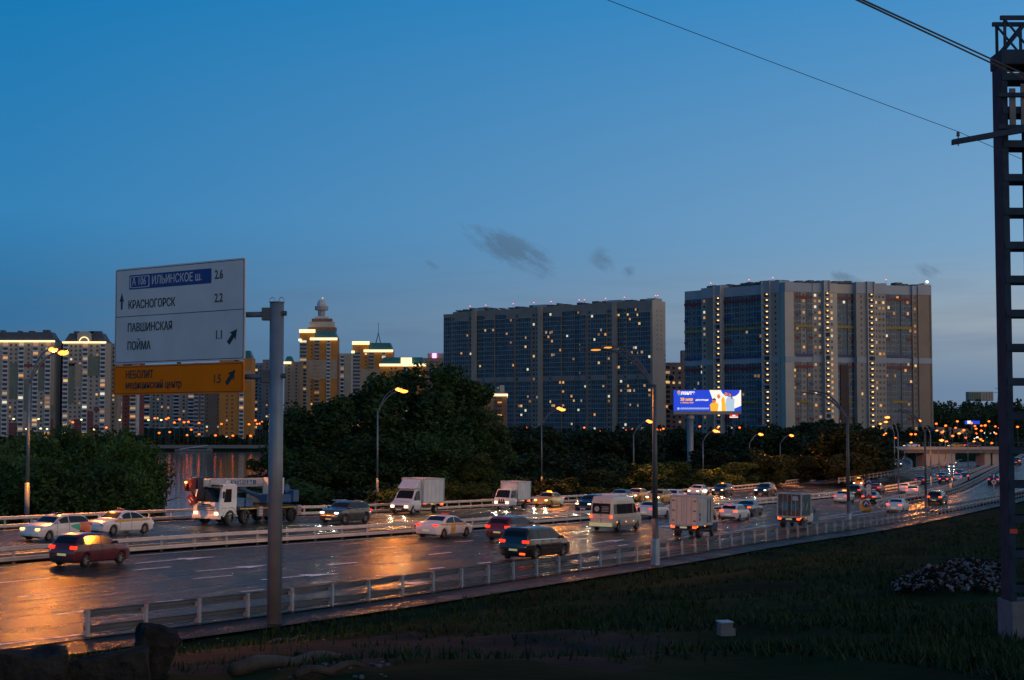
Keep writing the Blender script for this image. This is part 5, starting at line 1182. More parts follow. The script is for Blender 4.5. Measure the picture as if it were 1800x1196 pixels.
for px, py, wd, hh, mt, lb in ((1709, 743, 3.6, 1.5, 'scrblue', 'far blue and white lit billboard below the wooded hill'), (1741, 761, 3., .7, 'whitefar', 'far bright white shop fascia near the lattice mast'), (1738, 768, 1., 1., 'scrgreen', 'far round green lit sign near the lattice mast'), (1718, 770, 1.6, 1., 'whitefar', 'far small white lit sign below the wooded hill')):
    q = at(px, py, 760); g = ground(q.x, q.y); oo = empty('lit_sign', (q.x, q.y, g), 0, lb, 'sign'); z = q.z - g
    MB().bx(-wd, wd, -.2, .2, z - hh * .55, z + hh * .55).build('face', mt, oo); MB().bx(-wd - .2, wd + .2, .21, .8, z - hh * .6, z + hh * .6).build('case', 'steel_dark', oo); MB().bx(-.3, .3, .3, .7, 0, z - hh * .6).build('pole', 'steel_dark', oo)
    if mt == 'scrblue': MB().bx(-wd * .7, -wd * .2, -.3, -.21, z - .6, z + .9).build('white_patch', 'scrwhite', oo)
for px0, px1, pyt, lb in ((1648, 1672, 755, 'low reddish shop building right of the stepped complex'), (1676, 1706, 757, 'low pale shop building with glowing front by the far junction')):
    slab('shop_building', lb, px0, px1, pyt, 771, 700, 'pinkC', 2, cols=[(.05, .95, 'W', 0)], p=.45, cat='shop', depth=12)
# power pylon far away
q = at(1757, 676, 1500); g = ground(q.x, q.y); o = empty('power_pylon', (q.x, q.y, g), 0, 'thin lattice power pylon on the wooded skyline beside the mast', 'pylon'); h = q.z - g; m = MB()
for a, b_ in ((-1, -1), (1, -1), (1, 1), (-1, 1)): m.tube([(a * 3.4, b_ * 3.4, 0), (a * .6, b_ * .6, h)], .22, 4)
for i in range(8): z = h * i / 8; w0 = 3.4 - 2.8 * i / 8; w1 = 3.4 - 2.8 * (i + 1) / 8; m.tube([(-w0, -w0, z), (w1, -w1, z + h / 8)], .14, 4); m.tube([(w0, -w0, z), (-w1, -w1, z + h / 8)], .14, 4)
m.build('tower', 'steel_dark', o); m = MB()
for z, l in ((h * .80, 6), (h * .90, 4.5)): m.bx(-l, l, -.15, .15, z, z + .4)
m.build('crossarm', 'steel_dark', o)
# ---------------------------------------------------------------- vehicles
def lerp_pts(pts, x):
    if x <= pts[0][0]: return pts[0][1]
    for (a, b), (c, d) in zip(pts, pts[1:]):
        if x <= c:
            t = (x - a) / (c - a) if c > a else 0; return b + (d - b) * t
    return pts[-1][1]
def smoothed(pts, n=3):
    """rounded version of a profile in u (0..1)"""
    us = [i / 60 for i in range(61)]; v = [lerp_pts(pts, u) for u in us]
    for _ in range(n): v = [v[0]] + [(v[i - 1] + 2 * v[i] + v[i + 1]) / 4 for i in range(1, 60)] + [v[-1]]
    return list(zip(us, v))
PROF = dict(
    sedan=dict(top=[(0, .50), (.012, .62), (.03, .68), (.15, .71), (.20, .745), (.33, .955), (.43, 1), (.54, .99), (.61, .94), (.745, .67), (.90, .60), (.97, .51), (1, .36)], ws=(.615, .735), rw=(.325, .205), sw=(.235, .70), bp=.47, belt=.655),
    hatch=dict(top=[(0, .50), (.01, .62), (.025, .68), (.115, .93), (.2, .985), (.38, 1.0), (.52, .98), (.60, .91), (.73, .67), (.90, .59), (.975, .50), (1, .34)], ws=(.605, .72), rw=(.105, .032), sw=(.07, .69), bp=.45, belt=.65),
    suv=dict(top=[(0, .48), (.008, .60), (.02, .66), (.085, .90), (.14, .97), (.40, 1), (.54, .985), (.61, .92), (.725, .69), (.91, .62), (.985, .50), (1, .34)], ws=(.615, .715), rw=(.08, .028), sw=(.06, .685), bp=.44, belt=.655),
    mpv=dict(top=[(0, .48), (.006, .58), (.015, .66), (.055, .93), (.09, .985), (.35, 1), (.58, .985), (.65, .92), (.775, .66), (.91, .58), (.98, .48), (1, .33)], ws=(.655, .765), rw=(.052, .02), sw=(.045, .735), bp=.50, belt=.62),
    van=dict(top=[(0, .60), (.004, .80), (.012, .95), (.03, .985), (.2, 1), (.62, .985), (.70, .95), (.80, .60), (.83, .50), (.95, .42), (.985, .34), (1, .22)], ws=(.71, .80), rw=(.0, .0), sw=(.04, .77), bp=.66, belt=.52),
    cab=dict(top=[(0, .97), (.03, 1), (.30, 1), (.42, .95), (.66, .60), (.72, .53), (.93, .44), (.98, .36), (1, .22)], ws=(.43, .65), rw=(0, 0), sw=(.14, .58), bp=.1, belt=.55),
    flatcab=dict(top=[(0, .97), (.03, 1), (.55, 1), (.68, .96), (.90, .56), (.96, .46), (.985, .36), (1, .20)], ws=(.69, .89), rw=(0, 0), sw=(.14, .80), bp=.1, belt=.56))
class Loft:
    def __init__(s, kind, L, W, H, zb=.24, axles=None, R=.33, taper=.14, tumble=.74):
        p = PROF[kind]; s.p = p; s.L, s.W, s.H, s.zb, s.R = L, W, H, zb, R; s.prof = smoothed(p['top'], 2); s.axles = axles; s.taper = taper; s.tumble = tumble
        s.sec = [(0, .90), (zb / H, .93), (.30, .985), (.46, 1.), (p['belt'], .955), (1., tumble)]
    def top(s, u): return lerp_pts(s.prof, u) * s.H
    def w(s, u, z):
        e = max(0, (abs(2 * u - 1) - .70) / .30); return s.W / 2 * (1 - s.taper * e * e) * lerp_pts(s.sec, z / s.H)
    def side(s, u, z, sg): return Vector(((u - .5) * s.L, sg * s.w(u, z), z))
    def tops(s, u, t):
        z = s.top(u); return Vector(((u - .5) * s.L, t * s.w(u, z) * .94, z + .03 * (1 - t * t)))
    def bottom(s, u):
        x = (u - .5) * s.L; z = s.zb + (.06 if u > .97 or u < .03 else 0)
        for a in s.axles or ():
            d = abs(x - a); r = s.R * 1.16
            if d < r: z = max(z, s.R + sqrt(r * r - d * d) * .98)
        return min(z, s.top(u) - .08)
    def body(s):
        us = {i / 40 for i in range(41)} | {.004, .012, .988, .996}
        for a in s.axles or ():
            for k in range(-8, 9): us.add(min(.999, max(.001, (a + s.R * 1.16 * sin(k / 8 * pi / 2)) / s.L + .5)))
        us = sorted(us); m = MB(); fr = (0, .14, .3, .46, .62, .78, .90, .965, 1.); n = 2 * len(fr) + 3
        for u in us:
            zt = s.top(u); z0 = s.bottom(u); ring = []
            for f in fr:
                z = z0 + (zt - z0) * f; k = 1. if f < .96 else (.985 if f < 1 else .94); v = s.side(u, z, 1); ring.append(Vector((v.x, v.y * k, z)))
            R_ = ring + [s.tops(u, t) for t in (.5, 0, -.5)] + [Vector((v.x, -v.y, v.z)) for v in ring[::-1]]
            m.v += [tuple(v) for v in R_]
        for i in range(len(us) - 1):
            for j in range(n):
                q = (j + 1) % n; m.f.append((i * n + j, (i + 1) * n + j, (i + 1) * n + q, i * n + q))
        m.f.append(tuple(range(n))); m.f.append(tuple((len(us) - 1) * n + j for j in range(n))[::-1]); return m
    def patch(s, fn, nu, nv, off=.012):
        m = MB(); g = [[fn(i / nu, j / nv) for j in range(nv + 1)] for i in range(nu + 1)]
        for i in range(nu + 1):
            for j in range(nv + 1):
                a = g[min(i + 1, nu)][j] - g[max(i - 1, 0)][j]; b = g[i][min(j + 1, nv)] - g[i][max(j - 1, 0)]; c = a.cross(b)
                c = c.normalized() if c.length > 1e-8 else Vector((0, 0, 1)); p = g[i][j]
                if c.dot(Vector((p.x * .02, p.y, max(0, p.z - s.H * .4)))) < 0: c = -c
                m.v.append(tuple(p + c * off))
        for i in range(nu):
            for j in range(nv): k = i * (nv + 1) + j; m.f.append((k, k + nv + 1, k + nv + 2, k + 1))
        return m
    def sidepatch(s, u0, u1, zlo, zhi, sg, off=.012, nu=10):
        return s.patch(lambda a, b: s.side(u0 + (u1 - u0) * a, zlo(u0 + (u1 - u0) * a) + max(0., zhi(u0 + (u1 - u0) * a) - zlo(u0 + (u1 - u0) * a)) * b, sg), nu, 3, off)
    def toppatch(s, u0, u1, t=.9, off=.012): return s.patch(lambda a, b: s.tops(u0 + (u1 - u0) * a, t * (2 * b - 1)), 4, 4, off)
WHEEL = {}
def wheel(parent, x, y, R_, w=.21, rim='rim'):
    k = (round(R_, 3), w, rim)
    if k not in WHEEL:
        m = MB(); n = 20; prof = [(R_ * .62, -w / 2), (R_ * .93, -w / 2), (R_, -w * .36), (R_, w * .36), (R_ * .93, w / 2), (R_ * .62, w / 2)]
        for r, yy in prof:
            for j in range(n): m.v.append((r * cos(2 * pi * j / n), yy, r * sin(2 * pi * j / n)))
        for i in range(5):
            for j in range(n): q = (j + 1) % n; m.f.append((i * n + j, i * n + q, (i + 1) * n + q, (i + 1) * n + j))
        ty = m.mesh('tyre', 'black', True); m = MB()
        m.tube([(0, -w * .30, 0), (0, w * .30, 0)], R_ * .16, 8)
        for a in range(5):
            t = 2 * pi * a / 5; c, s_ = cos(t), sin(t)
            for yy in (-w * .40, w * .34): m.box((c * R_ * .36, yy + w * .03, s_ * R_ * .36), (R_ * .58, .03, R_ * .15), m=Matrix.Rotation(-t, 3, 'Y'))
        for yy in (-w * .42, w * .42):
            k0 = len(m.v)
            for r in (R_ * .60, R_ * .68):
                for j in range(n): m.v.append((r * cos(2 * pi * j / n), yy, r * sin(2 * pi * j / n)))
            for j in range(n): q = (j + 1) % n; m.f.append((k0 + j, k0 + q, k0 + n + q, k0 + n + j))
        m.tube([(0, -.02, 0), (0, .02, 0)], R_ * .62, n); WHEEL[k] = (ty, m.mesh('rim', rim))
    ty, ri = WHEEL[k]; o = empty('wheel', (x, y, R_)); o.parent = parent; inst('tyre', ty, o); inst('rim', ri, o); return o
def rbox(parent, name, c, d, mat, bev=.02, m=None):
    q = MB().box((0, 0, 0), d, m=m).build(name, mat, parent, bevel=bev); q.location = c; return q
def glow_spot(parent, c, power, col, fwd=1):
    l = bpy.data.lights.new('headlight_beam', 'SPOT'); l.energy = power; l.color = col; l.spot_size = radians(75); l.spot_blend = .8; l.shadow_soft_size = .08
    o = bpy.data.objects.new('headlight_beam', l); COL.objects.link(o); o.parent = parent; o.location = c
    o.rotation_euler = Vector((-fwd, 0, .16)).to_track_quat('Z', 'Y').to_euler(); return o
DIMS = dict(sedan=(4.75, 1.82, 1.46), hatch=(4.1, 1.72, 1.50), suv=(4.6, 1.88, 1.66), mpv=(5.1, 1.98, 1.78))
def place(name, label, cat, px, py, sgn, zf=zroad, line=None, group=None, back=1.0, turn=0.):
    p = on(px, py, zf); q = p + Vector((p.x, p.y, 0)).normalized() * back; t = nearest(line or MED, q.xy)[1]; a = atan2(t.y, t.x) + (0 if sgn > 0 else pi) + turn
    o = empty(name, (q.x, q.y, zf(q.x, q.y) + .008), a, label, cat, group)
    # lie on the banked road
    e = 1.; gx = (zf(q.x + e, q.y) - zf(q.x - e, q.y)) / (2 * e); gy = (zf(q.x, q.y + e) - zf(q.x, q.y - e)) / (2 * e)
    nrm = Vector((-gx, -gy, 1)).normalized(); f = Vector((cos(a), sin(a), 0)); f = (f - nrm * f.dot(nrm)).normalized(); y = nrm.cross(f)
    o.rotation_euler = Matrix((f, y, nrm)).transposed().to_euler(); return o
def car(kind, px, py, sgn, paint, label, cat='car', head=None, tail=True, scale=None, detail=1, extra=None, zf=zroad, line=None, group=None, roofmat=None, rails=False, headlamp='head', turn=0., beam=0., taillamp='tail', fog=False):
    L, W, H = DIMS[kind]
    if scale: L, W, H = L * scale[0], W * scale[1], H * scale[2]
    R_ = .30 if kind == 'hatch' else (.365 if kind in ('suv', 'mpv') else .325)
    ax = (-.5 * L + .185 * L + .02, .5 * L - .19 * L)
    o = place('parked_car' if False else 'car', label, cat, px, py, sgn, zf, line, group or ('cars on the near carriageway' if sgn > 0 else 'cars on the far carriageway'), turn=turn)
    lf = Loft(kind, L, W, H, .22, ax, R_); p = lf.p; belt = p['belt'] * H
    lf.body().build('body', paint, o, smooth=True)
    MB().bx(-L * .46, L * .46, -W * .36, W * .36, .19, .62).build('underbody', 'plastic', o)
    wl = lambda u: belt + .02 + .05 * (1 - u); wh = lambda u: max(wl(u), lf.top(u) - .085)
    bp = p['bp']
    for sg in (-1, 1):
        spans = [(p['sw'][0], bp - .008), (bp + .008, p['sw'][1])]
        if kind == 'mpv': spans = [(p['sw'][0], .24), (.25, bp - .008), (bp + .008, p['sw'][1])]
        for a, b in spans: lf.sidepatch(a, b, wl, wh, sg).build('side_window', 'glass', o, smooth=True)
        if detail:
            for a, b in ((bp - .20, bp - .004), (bp + .004, bp + .225)):
                d = lf.sidepatch(a, b, lambda u: .30, lambda u: wl(u) - .015, sg, .010).build('door', paint, o, smooth=True)
                lf.sidepatch(a - .006, b + .006, lambda u: .275, lambda u: wl(u) - .005, sg, .004).build('door_seal', 'plastic', d, smooth=True)
                v = lf.side(a + .03, wl(a) - .10, sg); rbox(d, 'handle', (v.x, v.y + sg * .02, v.z), (.2, .04, .035), paint, .01)
        v = lf.side(p['ws'][1] - .035, belt + .10, sg); rbox(o, 'mirror', (v.x, v.y + sg * .12, v.z), (.12, .22, .14), paint, .04)
        for x in ax: wheel(o, x, sg * (W / 2 - .125), R_)
        # lamps
        v = lf.side(.962, .52 * H * (1 if kind != 'sedan' else .98), sg); z = min(v.z, lf.top(.965) - .05)
        hl = rbox(o, 'headlight', (L * .475, sg * W * .335, z), (.20, W * .16, .12), headlamp if head else 'chrome', .03)
        z = .60 * H if kind in ('sedan', 'hatch') else .58 * H
        rbox(o, 'tail_lamp', (-L * .482, sg * W * (.365 if kind != 'suv' else .385), z), (.18, W * .19, .11 if kind == 'sedan' else .16), (taillamp if tail else 'signred'), .03)
        if fog: rbox(o, 'fog_lamp', (L * .485, sg * W * .36, .36), (.08, .16, .08), 'fog', .02)
        if rails:
            rbox(o, 'roof_rail', (-.02 * L, sg * lf.w(.4, H * .97) * .9, H + .035), (L * .42, .04, .05), 'chrome', .01)
    lf.toppatch(p['ws'][0], p['ws'][1] - .004).build('windscreen', 'glass', o, smooth=True)
    lf.toppatch(p['rw'][1] + .006, p['rw'][0], .88).build('rear_window', 'glass', o, smooth=True)
    rbox(o, 'grille', (L * .487, 0, .40), (.08, W * .50, .20), 'plastic', .02)
    rbox(o, 'number_plate', (L * .497, 0, .36), (.05, .52, .11), 'plate', .0)
    rbox(o, 'number_plate', (-L * .499, 0, .58 if kind != 'sedan' else .52), (.03, .52, .11), 'plateglow' if tail else 'plate', .0)
    rbox(o, 'bumper', (-L * .485, 0, .34), (.14, W * .78, .17), 'plastic', .03); rbox(o, 'bumper', (L * .482, 0, .27), (.12, W * .74, .08), 'plastic', .03)
    if beam:
        for sg in (-1, 1): glow_spot(o, (L * .5 + .12, sg * W * .335, .62), beam, (1., .80, .5) if headlamp == 'head' else (.92, 1., .85))
    if extra: extra(o, lf, L, W, H, belt, wl)
    return o
def stripe(o, lf, mat, u0, u1, z0, z1, name='stripe'):
    for sg in (-1, 1): lf.sidepatch(u0, u1, (lambda u: z0(u)) if callable(z0) else (lambda u: z0), (lambda u: z1(u)) if callable(z1) else (lambda u: z1), sg, .010).build(name, mat, o, smooth=True)
def taxi(o, lf, L, W, H, belt, wl):
    stripe(o, lf, 'stripe', .10, .80, lambda u: wl(u) - .16 - .03 * u, lambda u: wl(u) - .04); rbox(o, 'taxi_sign', (.02, 0, H + .08), (.16, .50, .13), 'orange', .03)
def taxi2(o, lf, L, W, H, belt, wl):
    taxi(o, lf, L, W, H, belt, wl)
    for sg in (-1, 1): lf.sidepatch(.36, .46, lambda u: .32 + (u - .36) * .3, lambda u: wl(u) - .17, sg, .011).build('emblem', 'stripe', o)
def share(o, lf, L, W, H, belt, wl):
    stripe(o, lf, 'orange', .01, .24, lambda u: .34 + .9 * u, lambda u: min(lf.top(u) - .02, wl(u) - .01), 'wrap'); stripe(o, lf, 'green', .24, .42, lambda u: .34 + 1.3 * (u - .1), lambda u: wl(u) - .05 - .5 * (u - .24), 'wrap')
    lf.toppatch(.10, .58, 1., .011).build('roof_wrap', 'orange', o, smooth=True)
    for sg in (-1, 1): lf.sidepatch(.60, .725, lambda u: lf.top(u) - .085, lambda u: lf.top(u) - .02, sg, .013).build('pillar_wrap', 'orange', o)
    rbox(o, 'roof_box', (-.1, 0, H + .06), (.5, .3, .06), 'plastic', .02)
def yellowtaxi(o, lf, L, W, H, belt, wl):
    rbox(o, 'taxi_sign', (.02, 0, H + .08), (.16, .5, .13), 'blink', .03)
    for sg in (-1, 1): lf.sidepatch(.12, .30, lambda u: .35, lambda u: wl(u) - .1, sg, .011).build('decal', 'plate', o)
def roofglow(o, lf, L, W, H, belt, wl): rbox(o, 'third_brake_lamp', (-L * .40, 0, H * .92), (.05, .35, .04), 'tail', .0)
NEAR, FARL = 1, -1
# far carriageway, towards the viewer
car('hatch', 97, 951, FARL, 'white', 'white hatchback with orange rear and green wrap at the left edge', head=True, extra=share, scale=(1.05, 1, .98), tail=False, headlamp='fog', beam=0)
car('sedan', 210, 941, FARL, 'white', 'white taxi with a yellow side stripe behind the maroon hatchback', 'taxi', head=True, extra=taxi, scale=(.93, .95, 1), tail=False, headlamp='plate')
car('suv', 607, 921, FARL, 'darkgrey', 'dark grey off road car with lit headlights right of the sign pole', head=True, headlamp='headw', rails=True, tail=True, beam=260)
car('sedan', 965, 891, FARL, 'yellow', 'yellow taxi with lit headlights below the third lamp', 'taxi', head=True, extra=yellowtaxi, scale=(.95, .97, 1), beam=300)
car('suv', 1040, 901, FARL, 'blackp', 'black off road car with double headlights half hidden by the cream minibus', head=True, fog=True, beam=200)
car('sedan', 1092, 884, FARL, 'ral', 'dark car behind the roof of the cream minibus', head=True)
car('sedan', 1120, 881, FARL, 'yellow', 'yellow car roof showing behind the cream minibus', head=True)
car('suv', 1158, 887, FARL, 'yellow', 'yellow off road car with bright headlights just right of the tall near pole', head=True, fog=True, headlamp='headw', beam=200)
car('sedan', 1184, 883, FARL, 'white', 'white saloon with lit headlights behind the white hatchback of the near lanes', head=True, beam=200)
car('sedan', 1228, 872, FARL, 'white', 'white saloon with cool headlights next to the far guardrail', head=True, headlamp='headw', beam=260)
car('suv', 1270, 872, FARL, 'blackp', 'black off road car with a small orange roof light facing us', head=True, beam=260, extra=lambda o, lf, L, W, H, b, w: rbox(o, 'roof_light', (0, 0, H + .06), (.2, .3, .1), 'blink', .02))
car('suv', 1345, 873, FARL, 'blackp', 'black boxy off road car alone on the far bend', head=True, headlamp='headw', scale=(1.02, 1.02, 1.08), beam=200)
car('sedan', 1509, 856, FARL, 'yellow', 'yellow taxi with dazzling headlights above the chevron board', 'taxi', head=True, headlamp='headw', extra=yellowtaxi, beam=300, turn=.15)
car('sedan', 1573, 821, FARL, 'darkgrey', 'grey car with headlights coming down the loop ramp', head=True, zf=zloop, line=LR2, turn=.3)
car('sedan', 1672, 824, FARL, 'white', 'white car with blue white headlights before the flyover', head=True, headlamp='headw', turn=.1, beam=300)
car('suv', 1676, 818, FARL, 'white', 'pale car following the white car before the flyover', head=True, turn=.1)
# near carriageway, away from the viewer
car('hatch', 158, 996, NEAR, 'maroon', 'maroon hatchback with red tail lights nearest the left edge', scale=(1.0, .99, 1.02))
car('sedan', 781, 946, NEAR, 'white', 'white taxi with yellow side stripe in the middle lanes', 'taxi', extra=taxi2, head=True, headlamp='fog')
car('suv', 902, 951, NEAR, 'darkred', 'dark red crossover half hidden by the black minivan', scale=(1, 1, .97))
car('mpv', 941, 984, NEAR, 'blackp', 'black minivan with an orange fog light nearest the guardrail', 'minivan', extra=lambda o, lf, L, W, H, b, w: (rbox(o, 'rear_fog_lamp', (-L * .505, -W * .30, .38), (.06, .34, .10), 'tailhot', .02), [lf.sidepatch(.06, .74, lambda u: w(u) - .04, lambda u: w(u) + .0, sg, .016).build('trim', 'chrome', o) for sg in (-1, 1)]))
car('sedan', 1147, 911, NEAR, 'white', 'white saloon behind the tall near pole, ahead of the minibus')
car('hatch', 1292, 916, NEAR, 'white', 'white hatchback with bright tail lights right of the white box truck', scale=(1.04, 1.02, 1.), extra=roofglow, taillamp='tailhot')
car('sedan', 1316, 907, NEAR, 'blackp', 'black saloon alongside the white hatchback', taillamp='tailhot')
car('sedan', 1484, 884, NEAR, 'white', 'white saloon left of the tall pole at the bend', extra=lambda o, *a: rbox(o, 'taxi_sign', (0, 0, 1.54), (.16, .5, .12), 'blink', .02))
car('suv', 1507, 873, NEAR, 'blackp', 'black off road car right behind the tall pole at the bend')
car('sedan', 1541, 867, NEAR, 'darkred', 'dark red saloon above the chevron board')
car('sedan', 1533, 885, NEAR, 'blackp', 'black car just behind the chevron board', taillamp='tailhot')
car('sedan', 1591, 867, NEAR, 'white', 'white saloon, the left of two behind the gore guardrail', taillamp='tailhot', turn=.05)
car('sedan', 1606, 872, NEAR, 'white', 'white saloon, the right of two behind the gore guardrail', taillamp='tailhot', turn=.05)
car('sedan', 1618, 852, NEAR, 'darkred', 'small dark car with red lights beyond the two white saloons', turn=.08)
car('sedan', 1659, 850, NEAR, 'darkred', 'dark car with three glowing brake lights under the gore lamp', taillamp='tailhot', extra=roofglow, turn=.1)
car('sedan', 1655, 844, NEAR, 'blackp', 'black car just ahead of the braking dark car', taillamp='tailhot', turn=.1)
car('sedan', 1683, 846, NEAR, 'white', 'pale saloon right of the braking cars', taillamp='tail', turn=.12)
car('sedan', 1695, 844, NEAR, 'blackp', 'black saloon at the right of the braking cars', taillamp='tailhot', turn=.12)
car('sedan', 1686, 838, NEAR, 'darkred', 'farthest car of the braking bunch', taillamp='tailhot', turn=.12)
# ramp
car('sedan', 1578, 901, NEAR, 'white', 'white saloon driving onto the exit ramp', line=G, taillamp='tailhot', group='cars on the exit ramp')
car('suv', 1648, 887, NEAR, 'blackp', 'black off road car with large red tail lights on the ramp', line=G, zf=zramp, taillamp='tailhot', scale=(1, 1, 1.04), group='cars on the exit ramp')
car('sedan', 1748, 852, NEAR, 'blackp', 'dark car behind the blue roadside sign on the ramp', line=RL, zf=zramp, group='cars on the exit ramp')
car('sedan', 1787, 817, NEAR, 'darkred', 'dark car far up the ramp seen through the lattice mast', line=RL, zf=zramp, taillamp='tailhot', group='cars on the exit ramp')
# on the flyover
for px, mat, lb, hd in ((1678, 'yellow', 'small orange lit car on the flyover', True), (1706, 'darkred', 'car with red lights on the flyover, left of the mast', False), (1600, 'white', 'pale car on the left part of the flyover', True)):
    q = at(px, 786, Yv); zz = zd - .248
    o = car('sedan', 1500, 870, NEAR, mat, lb, head=hd, taillamp='tailhot', group='cars on the flyover', detail=0); o.location = (q.x, Yv - 1.5, zz); o.rotation_euler = (0, 0, 0 if not hd else pi)
# ---- vans and trucks
def chassis(o, L, W, z=.55, mat='plastic'):
    m = MB(); m.bx(-L / 2, L / 2, -.45, -.33, z, z + .16); m.bx(-L / 2, L / 2, .33, .45, z, z + .16)
    for i in range(5): x = -L / 2 + L * (i + .5) / 5; m.bx(x - .05, x + .05, -.33, .33, z + .02, z + .14)
    m.build('chassis', mat, o)
def cargo_box(o, x0, x1, W, z0, z1, mat='whitebox', trim='greybox', rear=None, side=None):
    bx = MB().bx(x0, x1, -W / 2, W / 2, z0, z1).build('cargo_box', mat, o, bevel=.02); t = .05
    m = MB()
    for sx_ in (x0, x1):
        for sy_ in (-1, 1): m.bx(sx_ - t, sx_ + t, sy_ * W / 2 - t, sy_ * W / 2 + t, z0 - .03, z1 + .03)
    for zz in (z0, z1):
        for sy_ in (-1, 1): m.bx(x0 + t, x1 - t, sy_ * W / 2 - t, sy_ * W / 2 + t, zz - .05, zz + .05)
        for sx_ in (x0, x1): m.bx(sx_ - t, sx_ + t, -W / 2 + t, W / 2 - t, zz - .05, zz + .05)
    m.build('edge_trim', trim, bx)
    for sy_ in (-1, 1):
        for i in range(1, 5): x = x0 + (x1 - x0) * i / 5; MB().bx(x - .012, x + .012, sy_ * W / 2 - .008, sy_ * W / 2 + .008, z0 + .06, z1 - .06).build('panel_seam', trim, bx)
    for sy_ in (-1, 1):
        d = MB().bx(x0 - .03, x0 - .001, sy_ * .02 if sy_ > 0 else -W / 2 + .06, W / 2 - .06 if sy_ > 0 else -.02, z0 + .06, z1 - .06).build('rear_door', rear or mat, o)
        for yy in (.18, .55):
            MB().tube([(x0 - .06, sy_ * yy, z0 + .1), (x0 - .06, sy_ * yy, z1 - .1)], .02, 5).build('lock_rod', trim, d)
        for zz in (.15, .5, .85): MB().bx(x0 - .06, x0 - .031, sy_ * (W / 2 - .22) - .1, sy_ * (W / 2 - .22) + .1, z0 + (z1 - z0) * zz - .03, z0 + (z1 - z0) * zz + .03).build('hinge', 'plastic', d)
    return bx
def rear_gear(o, x, W, z=.55, bright=True, plate='plateglow'):
    MB().bx(x - .08, x, -W * .44, W * .44, z - .10, z + .02).build('rear_bumper', 'plastic', o)
    for sg in (-1, 1): rbox(o, 'tail_lamp', (x - .08, sg * W * .40, z + .14), (.08, .30, .14), 'tailhot' if bright else 'signred', .02)
    rbox(o, 'number_plate', (x - .10, 0, z + .12), (.03, .52, .12), plate, 0)
def box_truck(px, py, sgn, label, cabkind='cab', cabL=2.3, cabW=2.0, cabH=2.15, boxL=3.3, boxW=2.15, z0=.95, z1=3.0, paint='white', box='whitebox', rear=None, fairing=False, lights=True, headlamp='head', R_=.36, extra=None, beam=0., side=None, trim='greybox'):
    Lt = cabL + boxL; o = place('box_truck', label, 'truck', px, py, sgn, back=1.2, group='box trucks in the traffic')
    front = Lt / 2; cx_ = front - cabL / 2; c = empty('cab', (cx_, 0, 0)); c.parent = o
    ax = (cabL / 2 - (.85 if cabkind == 'cab' else 1.05),); lf = Loft(cabkind, cabL, cabW, cabH, .34, ax, R_, .10, .84); p = lf.p
    lf.body().build('body', paint, c, smooth=True); belt = p['belt'] * cabH; wl = lambda u: belt + .02; wh = lambda u: max(wl(u), lf.top(u) - .13)
    for sg in (-1, 1):
        lf.sidepatch(p['sw'][0], p['sw'][1], wl, wh, sg).build('side_window', 'glass', c, smooth=True); v = lf.side(p['sw'][1], belt + .2, sg); rbox(c, 'mirror', (v.x + .1, v.y + sg * .2, v.z), (.1, .16, .34), 'plastic', .03)
        rbox(c, 'headlight', (cabL * .475, sg * cabW * .335, min(.80, lf.top(.97) - .1)), (.16, .34, .20), headlamp if lights else 'chrome', .04)
        lf.sidepatch(.10, .62, lambda u: .46, lambda u: wl(u) - .02, sg, .006).build('door', paint, c, smooth=True)
    lf.toppatch(p['ws'][0], p['ws'][1], .92).build('windscreen', 'glass', c, smooth=True); rbox(c, 'grille', (cabL * .485, 0, .66), (.06, cabW * .46, .22), 'plastic', .02); rbox(c, 'bumper', (cabL * .47, 0, .42), (.22, cabW * .90, .24), 'plastic' if cabkind == 'cab' else paint, .05); rbox(c, 'number_plate', (cabL * .47 + .12, 0, .42), (.02, .52, .11), 'plate', 0)
    chassis(o, Lt * .92, boxW); x0, x1 = -front, -front + boxL
    cargo_box(o, x0, x1, boxW, z0, z1, box, trim, rear, side); rear_gear(o, x0, boxW, .62)
    if fairing: MB().poly([(x1 + .05, cabH + .03), (x1 + 1.25, cabH + .03), (x1 + 1.05, cabH + .22), (x1 + .3, z1 - .10), (x1 + .05, z1 - .10)], -.85, .85, lambda a, b, d: (a, d, b)).build('roof_fairing', paint, o, bevel=.06)
    for sg in (-1, 1):
        wheel(o, cx_ + ax[0], sg * (cabW / 2 - .14), R_); wheel(o, x0 + boxL * .32, sg * (boxW / 2 - .22), R_, .34)
        rbox(o, 'side_marker', (x0 + boxL * .55, sg * (boxW / 2 - .03), z0 - .10), (.12, .05, .06), 'blink', .01); rbox(o, 'side_marker', (x0 + .1, sg * (boxW / 2 - .03), z0 - .10), (.12, .05, .06), 'blink', .01)
        MB().bx(x0 + boxL * .5, x1 - .2, sg * boxW * .44 - .02, sg * boxW * .44 + .02, .5, .62).build('side_guard', 'plastic', o)
    if beam:
        for sg in (-1, 1): glow_spot(o, (front + .12, sg * cabW * .335, .8), beam, (1., .8, .5))
    if extra: extra(o, c, lf, x0, x1, boxW, z0, z1)
    return o
box_truck(731, 904, FARL, 'white box van with roof fairing and lit headlights under the big grove', fairing=True, boxL=3.7, z1=3.05, beam=300)
box_truck(899, 896, FARL, 'small white flat nosed box truck with two dark bonnet stripes', cabkind='flatcab', cabL=1.75, cabW=1.75, cabH=1.95, boxL=2.9, boxW=1.8, z0=.95, z1=2.65, R_=.31, beam=300,
          extra=lambda o, c, lf, x0, x1, W, z0, z1: [MB().bx(.86, .885, y - .05, y + .05, .62, 1.02).build('stripe', 'plastic', c) for y in (-.22, 0, .22)])
